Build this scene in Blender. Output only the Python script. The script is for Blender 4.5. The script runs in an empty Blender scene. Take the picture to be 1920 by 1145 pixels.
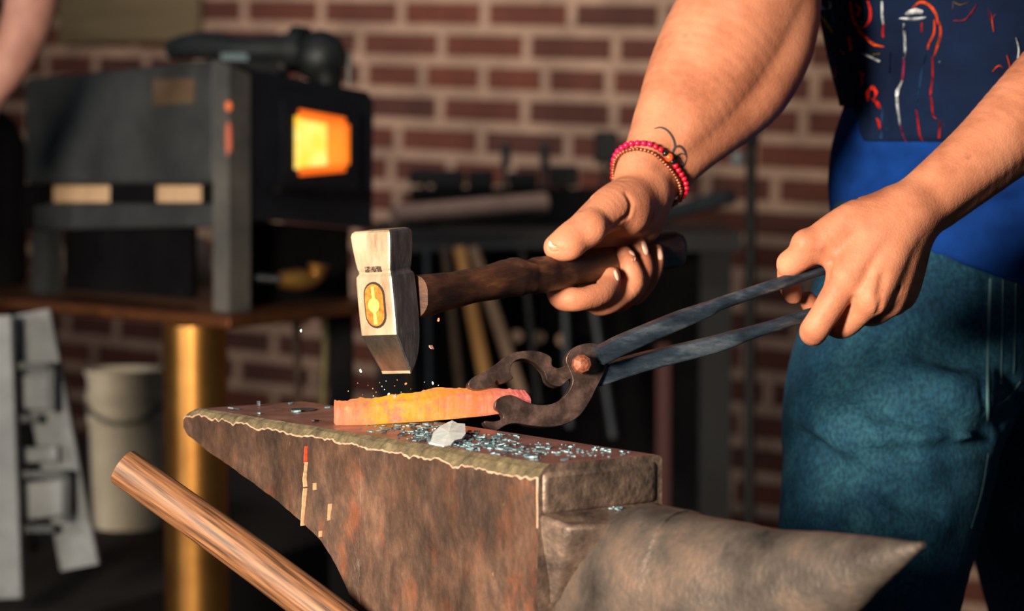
import bpy, bmesh, math, random
import numpy as np
from mathutils import Vector, Matrix, noise as mnoise
from mathutils.bvhtree import BVHTree

random.seed(7)
SC = bpy.context.scene
COL = SC.collection

# ------------------------------------------------------------------ camera
F = 100.0 / 36.0 * 1920.0          # focal length in pixels of the 1920 frame
CX, CY = 960.0, 572.5
HORIZON = 225.0
CAM = np.array([0.0, 0.0, 0.985])
PITCH = math.atan((CY - HORIZON) / F)
RIGHT = np.array([1.0, 0.0, 0.0])
FWD = np.array([0.0, math.cos(PITCH), -math.sin(PITCH)])
UP = np.array([0.0, math.sin(PITCH), math.cos(PITCH)])

cd = bpy.data.cameras.new('camera')
cam = bpy.data.objects.new('camera', cd)
COL.objects.link(cam)
cam.location = CAM
cam.rotation_euler = (math.pi / 2 - PITCH, 0, 0)
cd.lens = 100.0
cd.sensor_width = 36.0
cd.sensor_fit = 'HORIZONTAL'
cd.clip_start = 0.05
cd.dof.use_dof = True
cd.dof.focus_distance = 1.72
cd.dof.aperture_fstop = 9.0
SC.camera = cam

# ------------------------------------------------------------------ world, lights, exposure
w = bpy.data.worlds.new('world')
SC.world = w
w.use_nodes = True
bg = w.node_tree.nodes['Background']
bg.inputs[0].default_value = (0.42, 0.60, 0.80, 1)
bg.inputs[1].default_value = 0.075

def aim(o, target):
    d = Vector(target) - o.location
    o.rotation_euler = d.to_track_quat('-Z', 'Y').to_euler()

def area(name, loc, target, size, power, color, spread=180):
    l = bpy.data.lights.new(name, 'AREA')
    l.shape = 'DISK'
    l.size = size
    l.energy = power
    l.color = color
    l.spread = math.radians(spread)
    o = bpy.data.objects.new(name, l)
    COL.objects.link(o)
    o.location = loc
    aim(o, target)
    return o

def spot(name, loc, target, power, color, angle, blend=0.8, radius=0.3):
    l = bpy.data.lights.new(name, 'SPOT')
    l.energy = power
    l.color = color
    l.spot_size = math.radians(angle)
    l.spot_blend = blend
    l.shadow_soft_size = radius
    o = bpy.data.objects.new(name, l)
    COL.objects.link(o)
    o.location = loc
    aim(o, target)
    return o

# low warm sun side light reaching the anvil from the open left front
area('key_light', (-0.86, 0.24, 1.12), (-0.06, 1.75, 0.90), 0.38, 27, (1.0, 0.83, 0.66), 90)
# added spot brightening the upper brick wall, no source known there
spot('wall_fill', (-2.2, 2.2, 3.4), (-0.22, 6.2, 1.58), 820, (1.0, 0.86, 0.74), 29, 1.0, 0.5)
# added fill spot from low left for forge, bucket and pipe leg
spot('forge_fill', (-2.7, 0.6, 1.05), (-0.60, 3.7, 0.74), 170, (1.0, 0.92, 0.86), 40, 1.0, 0.4)

# unseen spot added high up to lift the dark bench top
spot('bench_fill', (-0.9, 2.3, 3.3), (-0.05, 4.65, 0.76), 220, (1.0, 0.90, 0.82), 22, 1.0, 0.3)

SC.view_settings.view_transform = 'Standard'
SC.view_settings.look = 'None'
SC.view_settings.gamma = 1.0
SC.view_settings.use_curve_mapping = False
SC.view_settings.exposure = 0.0

# ------------------------------------------------------------------ pixel helpers
def P(px, py, d):
    return CAM + FWD * d + RIGHT * ((px - CX) / F * d) + UP * ((CY - py) / F * d)

def ray(px, py):
    v = FWD + RIGHT * ((px - CX) / F) + UP * ((CY - py) / F)
    return v / np.linalg.norm(v)

def onz(px, py, z):
    r = ray(px, py)
    return CAM + r * ((z - CAM[2]) / r[2])

def nz(v):
    v = np.asarray(v, float)
    return v / np.linalg.norm(v)

# ------------------------------------------------------------------ materials
def new_mat(name):
    m = bpy.data.materials.new(name)
    m.use_nodes = True
    nt = m.node_tree
    b = nt.nodes['Principled BSDF']
    return m, nt, b

def lin(c):
    return tuple(((x / 255.0) / 12.92 if x <= 10 else (((x / 255.0) + 0.055) / 1.055) ** 2.4) for x in c) + (1.0,)

def noise_ramp(nt, stops, scale, detail=6, rough=0.6, stretch=None, coord='Object', distortion=0.0):
    tc = nt.nodes.new('ShaderNodeTexCoord')
    mp = nt.nodes.new('ShaderNodeMapping')
    if stretch:
        mp.inputs['Scale'].default_value = stretch
    nt.links.new(tc.outputs[coord], mp.inputs['Vector'])
    n = nt.nodes.new('ShaderNodeTexNoise')
    n.inputs['Scale'].default_value = scale
    n.inputs['Detail'].default_value = detail
    n.inputs['Roughness'].default_value = rough
    n.inputs['Distortion'].default_value = distortion
    nt.links.new(mp.outputs['Vector'], n.inputs['Vector'])
    r = nt.nodes.new('ShaderNodeValToRGB')
    els = r.color_ramp.elements
    while len(els) < len(stops):
        els.new(0.5)
    for e, (p, c) in zip(els, stops):
        e.position = p
        e.color = c
    nt.links.new(n.outputs['Fac'], r.inputs['Fac'])
    return r, n, mp

def mix(nt, fac, a, b, mode='MIX'):
    m = nt.nodes.new('ShaderNodeMix')
    m.data_type = 'RGBA'
    m.blend_type = mode
    for sock, val in ((m.inputs[0], fac), (m.inputs[6], a), (m.inputs[7], b)):
        if hasattr(val, 'links'):
            nt.links.new(val, sock)
        else:
            sock.default_value = val
    return m.outputs[2]

def bump(nt, b, height, strength=0.3, dist=0.001):
    bp = nt.nodes.new('ShaderNodeBump')
    bp.inputs['Strength'].default_value = strength
    bp.inputs['Distance'].default_value = dist
    nt.links.new(height, bp.inputs['Height'])
    nt.links.new(bp.outputs['Normal'], b.inputs['Normal'])
    return bp

def M_noise(name, stops, scale, rough=0.6, metal=0.0, bump_s=0.3, bump_d=0.001, stretch=None, detail=6,
            nrough=0.65, spec=0.5, bump_scale=None):
    m, nt, b = new_mat(name)
    r, n, mp = noise_ramp(nt, stops, scale, detail, nrough, stretch)
    nt.links.new(r.outputs[0], b.inputs['Base Color'])
    b.inputs['Roughness'].default_value = rough
    b.inputs['Metallic'].default_value = metal
    b.inputs['Specular IOR Level'].default_value = spec
    if bump_s:
        h = n.outputs['Fac']
        if bump_scale:
            n2 = nt.nodes.new('ShaderNodeTexNoise')
            n2.inputs['Scale'].default_value = bump_scale
            n2.inputs['Detail'].default_value = 5
            nt.links.new(mp.outputs['Vector'], n2.inputs['Vector'])
            h = n2.outputs['Fac']
        bump(nt, b, h, bump_s, bump_d)
    return m

def M_plain(name, c, rough=0.6, metal=0.0, spec=0.5):
    c2 = tuple(x * 0.8 for x in c[:3]) + (1,)
    return M_noise(name, [(0.3, c2), (0.7, c)], 40, rough, metal, 0.08, 0.0005, spec=spec)

def M_emit(name, stops, scale, strength, base=(0.3, 0.1, 0.05, 1)):
    m, nt, b = new_mat(name)
    r, n, mp = noise_ramp(nt, stops, scale)
    b.inputs['Base Color'].default_value = base
    nt.links.new(r.outputs[0], b.inputs['Emission Color'])
    b.inputs['Emission Strength'].default_value = strength
    return m

# ------------------------------------------------------------------ objects
def tag(o, label=None, cat=None, group=None, kind=None):
    if label: o['label'] = label
    if cat: o['category'] = cat
    if group: o['group'] = group
    if kind: o['kind'] = kind
    return o

def empty(name, loc, label, cat, group=None):
    o = bpy.data.objects.new(name, None)
    COL.objects.link(o)
    o.location = loc
    o.empty_display_size = 0.05
    return tag(o, label, cat, group)

def origin_of(o):
    v = np.zeros(3)
    while o is not None:
        v = v + np.array(o.location)
        o = o.parent
    return v

def mk(name, V, faces, mat, parent=None, smooth=True, midx=None, bevel=0.0, seg=2, sub=0, angle=None, origin=None):
    V = np.asarray(V, float).reshape(-1, 3)
    if parent is not None:
        loc = np.zeros(3)
        base = origin_of(parent)
    else:
        lo, hi = V.min(0), V.max(0)
        loc = np.array([(lo[0] + hi[0]) / 2, (lo[1] + hi[1]) / 2, lo[2]]) if origin is None else np.array(origin)
        base = loc
    me = bpy.data.meshes.new(name)
    me.from_pydata((V - base).tolist(), [], [list(map(int, f)) for f in faces])
    mats = mat if isinstance(mat, (list, tuple)) else [mat]
    for m in mats:
        me.materials.append(m)
    if midx is not None:
        me.polygons.foreach_set('material_index', np.asarray(midx, dtype=np.int32))
    me.polygons.foreach_set('use_smooth', np.full(len(me.polygons), bool(smooth)))
    me.validate()
    me.update()
    if smooth and len(me.polygons) < 20000:
        me.set_sharp_from_angle(angle=math.radians(48))
    o = bpy.data.objects.new(name, me)
    COL.objects.link(o)
    o.location = loc
    if parent is not None:
        o.parent = parent
    if bevel:
        b = o.modifiers.new('bevel', 'BEVEL')
        b.width = bevel
        b.segments = seg
        b.limit_method = 'ANGLE'
        b.angle_limit = math.radians(35)
        b.harden_normals = False
    if sub:
        s = o.modifiers.new('sub', 'SUBSURF')
        s.levels = sub
        s.render_levels = sub
    return o

class MB:
    """collects shapes, then links them as one mesh object"""
    def __init__(self):
        self.V = []; self.Fs = []; self.mi = []
    def add(self, V, faces, mi=0):
        k = len(self.V)
        self.V += [tuple(map(float, p)) for p in V]
        self.Fs += [[int(i) + k for i in f] for f in faces]
        self.mi += [mi] * len(faces)
        return self
    def build(self, name, mat, parent=None, **kw):
        return mk(name, self.V, self.Fs, mat, parent, midx=self.mi, **kw)

def hexa(b4, t4):
    V = list(b4) + list(t4)
    return V, [(3, 2, 1, 0), (4, 5, 6, 7), (0, 1, 5, 4), (1, 2, 6, 5), (2, 3, 7, 6), (3, 0, 4, 7)]

def box(c, s, rz=0.0, axes=None):
    c = np.asarray(c, float); h = np.asarray(s, float) / 2
    if axes is None:
        ca, sa = math.cos(rz), math.sin(rz)
        axes = (np.array([ca, sa, 0]), np.array([-sa, ca, 0]), np.array([0, 0, 1.0]))
    X, Y, Z = axes
    q = [c + X * h[0] * a + Y * h[1] * b for a, b in ((-1, -1), (1, -1), (1, 1), (-1, 1))]
    return hexa([p - Z * h[2] for p in q], [p + Z * h[2] for p in q])

def slab(quad, th, direction=None):
    """a quad (4 points, counter clockwise seen from the front) given thickness backwards"""
    q = [np.asarray(p, float) for p in quad]
    n = nz(np.cross(q[1] - q[0], q[3] - q[0])) if direction is None else nz(direction)
    if direction is None and np.dot(n, q[0] - CAM) < 0:
        n = -n
    return hexa([p + n * th for p in q], q)

def prism(poly, off):
    """polygon (list of 3D points) extruded along off"""
    n = len(poly)
    V = [np.asarray(p) for p in poly] + [np.asarray(p) + off for p in poly]
    Fs = [list(range(n))[::-1], list(range(n, 2 * n))]
    for i in range(n):
        j = (i + 1) % n
        Fs.append((i, j, n + j, n + i))
    return V, Fs

def catmull(pts, n, closed=False):
    pts = np.asarray(pts, float)
    m = len(pts)
    out = []
    rng = m if closed else m - 1
    for i in range(rng):
        if closed:
            p0, p1, p2, p3 = pts[(i - 1) % m], pts[i], pts[(i + 1) % m], pts[(i + 2) % m]
        else:
            p0, p1, p2, p3 = pts[max(i - 1, 0)], pts[i], pts[i + 1], pts[min(i + 2, m - 1)]
        for k in range(n):
            t = k / n
            out.append(0.5 * ((2 * p1) + (-p0 + p2) * t + (2 * p0 - 5 * p1 + 4 * p2 - p3) * t * t
                              + (-p0 + 3 * p1 - 3 * p2 + p3) * t ** 3))
    if not closed:
        out.append(pts[-1])
    return np.array(out)

def sweep(path, sect, up=None, caps=True):
    """loft 2D sections (list per path point of (a,b) offsets) along path; a = sideways, b = up"""
    path = np.asarray(path, float)
    n = len(path)
    V = []
    if not isinstance(sect[0][0], (tuple, list)):
        sect = [sect] * n
    up0 = np.array([0, 0, 1.0]) if up is None else nz(up)
    for i in range(n):
        t = nz(path[min(i + 1, n - 1)] - path[max(i - 1, 0)])
        a = np.cross(t, up0)
        if np.linalg.norm(a) < 1e-4:
            a = np.cross(t, np.array([0, 1.0, 0]))
        a = nz(a)
        b = np.cross(a, t)
        s = sect[i] if isinstance(sect, list) else sect
        V += [path[i] + a * x + b * y for x, y in s]
    k = len(sect[0]) if isinstance(sect, list) else len(sect)
    Fs = []
    for i in range(n - 1):
        for j in range(k):
            j2 = (j + 1) % k
            Fs.append((i * k + j, (i + 1) * k + j, (i + 1) * k + j2, i * k + j2))
    if caps:
        Fs.append(list(range(k)))
        Fs.append([(n - 1) * k + j for j in range(k)][::-1])
    return V, Fs

def circ(r, n=16, r2=None, ph=0.0):
    r2 = r if r2 is None else r2
    return [(r * math.cos(2 * math.pi * i / n + ph), r2 * math.sin(2 * math.pi * i / n + ph)) for i in range(n)]

def rrect(hx, hy, r, n=3):
    r = min(r, hx * 0.98, hy * 0.98)
    out = []
    for cx, cy, a0 in ((hx - r, hy - r, 0), (-hx + r, hy - r, 90), (-hx + r, -hy + r, 180), (hx - r, -hy + r, 270)):
        for i in range(n + 1):
            a = math.radians(a0 + 90 * i / n)
            out.append((cx + r * math.cos(a), cy + r * math.sin(a)))
    return out

def tube(pts, radii, n=14, sm=0, caps=True, up=None):
    pts = np.asarray(pts, float)
    if np.isscalar(radii):
        radii = [radii] * len(pts)
    if sm:
        q = catmull(np.c_[pts, np.asarray(radii)], sm)
        pts, radii = q[:, :3], q[:, 3]
    return sweep(pts, [circ(r, n) for r in radii], up=up, caps=caps)

def lathe(c, prof, n=28, axis=None):
    """profile of (radius, height) turned about a vertical axis at c"""
    c = np.asarray(c, float)
    Z = np.array([0, 0, 1.0]) if axis is None else nz(axis)
    X = nz(np.cross(Z, [0.3, 1, 0.2])); Y = np.cross(Z, X)
    V = []; k = len(prof)
    for i in range(n):
        a = 2 * math.pi * i / n
        e = X * math.cos(a) + Y * math.sin(a)
        V += [c + e * r + Z * h for r, h in prof]
    Fs = []
    for i in range(n):
        i2 = (i + 1) % n
        for j in range(k - 1):
            Fs.append((i * k + j, i2 * k + j, i2 * k + j + 1, i * k + j + 1))
    Fs.append([i * k for i in range(n)][::-1])
    Fs.append([i * k + k - 1 for i in range(n)])
    return V, Fs

def ball(c, r, seg=12, rings=8, axes=None):
    c = np.asarray(c, float)
    r = np.array([r, r, r]) if np.isscalar(r) else np.asarray(r)
    A = np.eye(3) if axes is None else np.array(axes)
    V = [c + A[2] * r[2]]
    for i in range(1, rings):
        th = math.pi * i / rings
        for j in range(seg):
            ph = 2 * math.pi * j / seg
            V.append(c + A[0] * r[0] * math.sin(th) * math.cos(ph) + A[1] * r[1] * math.sin(th) * math.sin(ph) + A[2] * r[2] * math.cos(th))
    V.append(c - A[2] * r[2])
    Fs = [(0, 1 + j, 1 + (j + 1) % seg) for j in range(seg)]
    for i in range(rings - 2):
        for j in range(seg):
            a = 1 + i * seg + j; b = 1 + i * seg + (j + 1) % seg
            Fs.append((a, a + seg, b + seg, b))
    e = len(V) - 1
    s = 1 + (rings - 2) * seg
    Fs += [(e, s + (j + 1) % seg, s + j) for j in range(seg)]
    return V, Fs

# ------------------------------------------------------------------ implicit surfaces for bodies and cloth
class Field:
    def __init__(self):
        self.ops = []
    def cone(self, a, b, ra, rb, k=0.0, mode='u', flat=None):
        a = np.asarray(a, float); b = np.asarray(b, float)
        R = max(ra, rb) * (max(1.0, flat[1]) if flat is not None else 1.0)
        m = R + k + 0.004
        self.ops.append((mode, 'c', (a, b, ra, rb, flat), np.minimum(a, b) - m, np.maximum(a, b) + m, k))
        return self
    def sph(self, c, r, k=0.0, mode='u'):
        return self.cone(c, np.asarray(c) + 1e-5, r, r, k, mode)
    def ell(self, c, r, axes, k=0.0, mode='u'):
        c = np.asarray(c, float)
        m = max(r) + k + 0.004
        self.ops.append((mode, 'e', (c, np.asarray(r, float), np.asarray(axes, float)), c - m, c + m, k))
        return self
    def chain(self, pts, k=0.0, sm=0, mode='u', flat=None, kin=0.0):
        """pts: list of (xyz, r); the first piece joins with k, the rest with kin"""
        q = np.array([list(p) + [r] for p, r in pts])
        if sm:
            q = catmull(q, sm)
        for i in range(len(q) - 1):
            self.cone(q[i, :3], q[i + 1, :3], q[i, 3], q[i + 1, 3], k, mode, flat)
        return self
    def cut(self, n, pt, k=0.0):
        """remove everything on the side of the plane that n points away from"""
        n = nz(n)
        self.ops.append(('s', 'h', (n, float(np.dot(n, pt))), np.full(3, -1e6), np.full(3, 1e6), k))
        return self
    def group(self, sub, k):
        """another field joined as a whole"""
        lo = np.min([o[3] for o in sub.ops], axis=0) - k
        hi = np.max([o[4] for o in sub.ops], axis=0) + k
        self.ops.append(('u', 'g', sub, lo, hi, k))
        return self
    @staticmethod
    def prim(kind, a, p):
        if kind == 'c':
            A, B, ra, rb, flat = a
            ba = B - A
            t = np.clip(((p - A) @ ba) / max(ba @ ba, 1e-12), 0, 1)
            v = p - A - t[:, None] * ba
            r = ra + t * (rb - ra)
            if flat is not None:
                n, f = flat
                c = v @ n
                v = v + np.outer(c * (1 / f - 1), n)
                return (np.sqrt((v * v).sum(1)) - r) * min(1.0, f)
            return np.sqrt((v * v).sum(1)) - r
        if kind == 'h':
            return p @ a[0] - a[1]
        if kind == 'e':
            c, r, ax = a
            q = (p - c) @ ax.T / r
            l = np.sqrt((q * q).sum(1))
            return (l - 1) * r.min()
        return a.eval(p)
    def eval(self, p, ops=None):
        p = np.asarray(p, float)
        d = np.full(len(p), 0.05)
        lo, hi = p.min(0), p.max(0)
        for mode, kind, a, l, h, k in (self.ops if ops is None else ops):
            if (l > hi).any() or (h < lo).any():
                continue
            e = self.prim(kind, a, p)
            if mode == 'u':
                if k > 0:
                    t = np.maximum(k - np.abs(d - e), 0) / k
                    d = np.minimum(d, e) - t * t * k * 0.25
                else:
                    d = np.minimum(d, e)
            else:
                if k > 0:
                    t = np.maximum(k - np.abs(d + e), 0) / k
                    d = np.maximum(d, -e) + t * t * k * 0.25
                else:
                    d = np.maximum(d, -e)
        return d
    def mesh(self, vox, clip=None, warp=None, relax=2):
        lo = np.min([o[3] for o in self.ops if o[0] == 'u'], axis=0)
        hi = np.max([o[4] for o in self.ops if o[0] == 'u'], axis=0)
        if clip:
            lo = np.maximum(lo, clip[0]); hi = np.minimum(hi, clip[1])
        B = 16
        nb = np.ceil((hi - lo) / (vox * B)).astype(int)
        N = nb * B + 1
        G = np.full(tuple(N), 1.0, np.float32)
        ii = np.stack(np.meshgrid(*[np.arange(n) for n in nb], indexing='ij'), -1).reshape(-1, 3)
        loc = np.stack(np.meshgrid(*[np.arange(B + 1)] * 3, indexing='ij'), -1).reshape(-1, 3)
        for bi in ii:
            o = bi * B
            p0 = lo + o * vox
            p1 = p0 + B * vox
            ops = [x for x in self.ops if not ((x[3] > p1).any() or (x[4] < p0).any())]
            if not any(x[0] == 'u' for x in ops):
                continue
            c = self.eval(((p0 + p1) / 2)[None, :], ops)[0]
            if abs(c) > B * vox * 1.8:
                if c < 0:
                    G[o[0]:o[0] + B + 1, o[1]:o[1] + B + 1, o[2]:o[2] + B + 1] = -1
                continue
            pts = lo + (o + loc) * vox
            v = self.eval(pts, ops)
            if warp is not None:
                v = v + warp(pts)
            G[o[0]:o[0] + B + 1, o[1]:o[1] + B + 1, o[2]:o[2] + B + 1] = v.reshape(B + 1, B + 1, B + 1)
        V, Fs = surface_nets(G)
        V = lo + V * vox
        for _ in range(relax):
            V = smooth_mesh(V, Fs, 0.5)
        return V, Fs
    def trace(self, px, py, start=1.2, end=3.0):
        r = ray(px, py)
        t = start / np.dot(r, FWD)
        for _ in range(160):
            q = CAM + r * t
            dd = self.eval(q[None, :])[0]
            if dd < 0.0001:
                return q
            t += min(dd * 0.7, 0.03)
            if t > end:
                return None
        return q
    def normal(self, p):
        h = 0.0008
        e = np.eye(3) * h
        a = self.eval(p + e); b = self.eval(p - e)
        return nz(a - b)

def surface_nets(G):
    S = G < 0
    nx, ny, nz_ = G.shape
    corners = [(a, b, c) for a in (0, 1) for b in (0, 1) for c in (0, 1)]
    cnt = np.zeros((nx - 1, ny - 1, nz_ - 1), np.uint8)
    for a, b, c in corners:
        cnt += S[a:nx - 1 + a, b:ny - 1 + b, c:nz_ - 1 + c]
    act = np.argwhere((cnt > 0) & (cnt < 8))
    idx = np.full(cnt.shape, -1, np.int64)
    idx[tuple(act.T)] = np.arange(len(act))
    acc = np.zeros((len(act), 3)); num = np.zeros(len(act))
    for i in range(8):
        for j in range(i + 1, 8):
            ca, cb = np.array(corners[i]), np.array(corners[j])
            if np.abs(ca - cb).sum() != 1:
                continue
            va = G[tuple((act + ca).T)]; vb = G[tuple((act + cb).T)]
            m = (va < 0) != (vb < 0)
            t = np.where(m, va / np.where(m, va - vb, 1), 0)
            p = ca + t[:, None] * (cb - ca)
            acc[m] += p[m]; num[m] += 1
    V = act + acc / num[:, None]
    Fs = []
    for ax in range(3):
        sl0 = [slice(None)] * 3; sl1 = [slice(None)] * 3
        sl0[ax] = slice(0, -1); sl1[ax] = slice(1, None)
        X = np.argwhere(S[tuple(sl0)] != S[tuple(sl1)])
        o1, o2 = (ax + 1) % 3, (ax + 2) % 3
        ok = (X[:, o1] > 0) & (X[:, o2] > 0) & (X[:, o1] < G.shape[o1] - 1) & (X[:, o2] < G.shape[o2] - 1)
        X = X[ok]
        flip = S[tuple(X.T)]
        e1 = np.zeros(3, int); e1[o1] = 1
        e2 = np.zeros(3, int); e2[o2] = 1
        q = [idx[tuple((X - e1 - e2).T)], idx[tuple((X - e2).T)], idx[tuple(X.T)], idx[tuple((X - e1).T)]]
        q = np.stack(q, 1)
        q[~flip] = q[~flip][:, ::-1]
        Fs.append(q[(q >= 0).all(1)])
    return V, np.concatenate(Fs)

def smooth_mesh(V, Fs, f=0.5):
    acc = np.zeros_like(V); n = np.zeros(len(V))
    for i in range(4):
        a = Fs[:, i]; b = Fs[:, (i + 1) % 4]
        for k in range(3):
            acc[:, k] += np.bincount(a, V[b, k], len(V)) + np.bincount(b, V[a, k], len(V))
        n += np.bincount(a, minlength=len(V)) + np.bincount(b, minlength=len(V))
    n[n == 0] = 1
    return V * (1 - f) + acc / n[:, None] * f

def project(q):
    v = np.asarray(q) - CAM
    d = np.dot(v, FWD)
    return CX + np.dot(v, RIGHT) / d * F, CY - np.dot(v, UP) / d * F

def mm(px, d):
    """pixels at depth d as metres"""
    return px / F * d

def C4(px, py, d, r):
    return (P(px, py, d), mm(r, d))

# ------------------------------------------------------------------ shared materials
m_rust = None
def make_anvil_mats():
    m, nt, b = new_mat('rusty_iron')
    r, n, mp = noise_ramp(nt, [(0.30, lin((52, 42, 36))), (0.48, lin((94, 72, 60))), (0.62, lin((126, 94, 74))), (0.78, lin((152, 112, 86)))], 30, 10, 0.75, (1, 1, 0.7))
    r2, n2, _ = noise_ramp(nt, [(0.54, (0, 0, 0, 1)), (0.76, (0.8, 0.8, 0.8, 1))], 44, 9, 0.75, (1, 1, 0.5))
    c = mix(nt, r2.outputs[0], r.outputs[0], lin((164, 88, 46)))
    r3, n3, _ = noise_ramp(nt, [(0.70, (0, 0, 0, 1)), (0.76, (1, 1, 1, 1))], 95, 4, 0.6, (1, 1, 0.6))
    c = mix(nt, r3.outputs[0], c, lin((176, 140, 110)))
    r4, n4, _ = noise_ramp(nt, [(0.42, (0.40, 0.38, 0.37, 1)), (0.60, (1, 1, 1, 1))], 9, 5, 0.6)
    c = mix(nt, 1.0, c, r4.outputs[0], 'MULTIPLY')
    nt.links.new(c, b.inputs['Base Color'])
    b.inputs['Roughness'].default_value = 0.62
    b.inputs['Metallic'].default_value = 0.25
    n5 = nt.nodes.new('ShaderNodeTexNoise'); n5.inputs['Scale'].default_value = 260; n5.inputs['Detail'].default_value = 6
    nt.links.new(mp.outputs['Vector'], n5.inputs['Vector'])
    bump(nt, b, n5.outputs['Fac'], 0.55, 0.0016)
    return m
m_side = make_anvil_mats()
m_face = M_noise('worn_steel_face', [(0.3, lin((106, 72, 70))), (0.5, lin((156, 110, 104))), (0.7, lin((192, 146, 138)))], 34, 0.36, 0.55, 0.25, 0.0008, detail=8, bump_scale=240)
m_chip = M_noise('chipped_edge', [(0.3, lin((60, 52, 38))), (0.55, lin((98, 88, 64))), (0.8, lin((132, 118, 90)))], 120, 0.75, 0.15, 0.6, 0.0015, bump_scale=400)
m_wornline = M_noise('bright_worn_edge', [(0.3, lin((196, 158, 128))), (0.7, lin((238, 208, 180)))], 160, 0.35, 0.5, 0.3, 0.0006)
m_endface = M_noise('dark_iron_end', [(0.3, lin((58, 50, 46))), (0.5, lin((106, 90, 80))), (0.72, lin((156, 132, 116)))], 60, 0.5, 0.45, 0.5, 0.0014, detail=8, bump_scale=300)
m_horn = M_noise('horn_iron', [(0.28, lin((50, 47, 45))), (0.5, lin((96, 88, 82))), (0.66, lin((126, 108, 96))), (0.8, lin((156, 120, 100)))], 30, 0.40, 0.55, 0.35, 0.0015, detail=9, bump_scale=330)

# ------------------------------------------------------------------ anvil
ZF = 0.80
Apt = onz(342, 762, ZF); Cpt = onz(1008, 872, ZF)
U = nz(Cpt - Apt)
Vv = np.array([-U[1], U[0], 0.0])
LEN = float(np.linalg.norm(Cpt - Apt))
WID = 0.086
def AV(s, v, z):
    q = Apt + U * s + Vv * v
    return np.array([q[0], q[1], z])
def side_px(px, py, v=0.0):
    """(s, z) where the sight line meets the anvil's long vertical plane at offset v"""
    r = ray(px, py)
    q0 = Apt + Vv * v
    t = np.dot(q0 - CAM, Vv) / np.dot(r, Vv)
    q = CAM + r * t
    return float(np.dot(q - Apt, U)), float(q[2])

anvil = empty('anvil', AV(LEN * 0.55, WID / 2, 0.50), 'heavy rusty brown anvil with a pointed horn standing below the raised hammer', 'anvil')

under = [side_px(*p) for p in ((340, 800), (350, 816), (392, 848), (440, 880), (486, 915), (532, 950), (566, 978), (600, 1014), (628, 1056), (652, 1106), (668, 1160), (676, 1230))]
us = [p[0] for p in under]; uz = [p[1] for p in under]
us[0] = 0.0
def zbot(s):
    if s > us[-1]:
        return 0.56
    return float(np.interp(s, us, uz))

def anvil_body():
    ns = 260
    ss = np.linspace(0, LEN, ns)
    ss = np.sort(np.r_[ss, LEN - 0.0016, us[-1] + 1e-4])
    V = []; cols = []
    nside = 26
    for s in ss:
        f = s / LEN
        e = 0.0048 + 0.0035 * f + 0.0022 * mnoise.noise((s * 55, 1.3, 0)) + 0.0010 * mnoise.noise((s * 190, 7.3, 0))
        h = 0.0040 + 0.0035 * f + 0.0028 * mnoise.noise((s * 60, 4.1, 0)) + 0.0016 * mnoise.noise((s * 230, 9.1, 0))
        e = max(e, 0.001); h = max(h, 0.0012)
        lw = 0.0007 + 0.0010 * abs(mnoise.noise((s * 130, 2.2, 0)))
        zb = zbot(s)
        roundoff = 0.004 * math.exp(-s / 0.006)
        zt = ZF - roundoff
        col = [AV(s, WID, zb), AV(s, WID, zt - 0.003), AV(s, WID - 0.0012, zt - 0.0008), AV(s, WID - 0.004, zt)]
        for k in range(1, 8):
            v = (WID - 0.004) + (e - (WID - 0.004)) * k / 7
            col.append(AV(s, v, zt))
        col.append(AV(s, e * 0.5, zt - h * 0.35 + 0.0007 * mnoise.noise((s * 240, 3.3, 1))))
        col.append(AV(s, 0.0006, zt - h))
        top = zt - h - lw
        for k in range(nside + 1):
            z = top + (zb - top) * (k / nside) ** 1.0
            dv = 0.0004 + 0.0012 * mnoise.noise((s * 40, z * 40, 5)) + 0.0005 * mnoise.noise((s * 160, z * 160, 5))
            col.append(AV(s, max(dv, -0.001), z))
        cols.append(len(V)); V += col
    m = len(col)
    Fs = []; mi = []
    for i in range(len(ss) - 1):
        a, b = cols[i], cols[i + 1]
        for j in range(m):
            j2 = (j + 1) % m
            Fs.append((a + j, a + j2, b + j2, b + j))
            zmid = V[a + j][2]
            if j < 2: k = 0
            elif j < 10: k = 1
            elif j < 12: k = 2
            elif j == 12: k = 3
            else: k = 0
            if i >= len(ss) - 2 and j > 12 and j < m - 1 and zmid > ZF - 0.030: k = 3
            mi.append(k)
    Fs.append([cols[0] + j for j in range(m)][::-1]); mi.append(0)
    Fs.append([cols[-1] + j for j in range(m)]); mi.append(4)
    return V, Fs, mi
V_, F_, mi_ = anvil_body()
body_o = mk('body', V_, F_, [m_side, m_face, m_chip, m_wornline, m_endface], anvil, midx=mi_, smooth=False)
# feet and waist base, below the picture
b_ = MB()
for s0, s1, z0, z1, gr in ((0.10, 0.40, 0.50, 0.545, 0.02), (0.14, 0.38, 0.545, 0.575, 0.0)):
    b_.add(*hexa([AV(s0, -gr, z0), AV(s1, -gr, z0), AV(s1, WID + gr, z0), AV(s0, WID + gr, z0)],
                 [AV(s0, -gr, z1), AV(s1, -gr, z1), AV(s1, WID + gr, z1), AV(s0, WID + gr, z1)]))
b_.build('foot', m_side, anvil, bevel=0.006, smooth=False)
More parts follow.
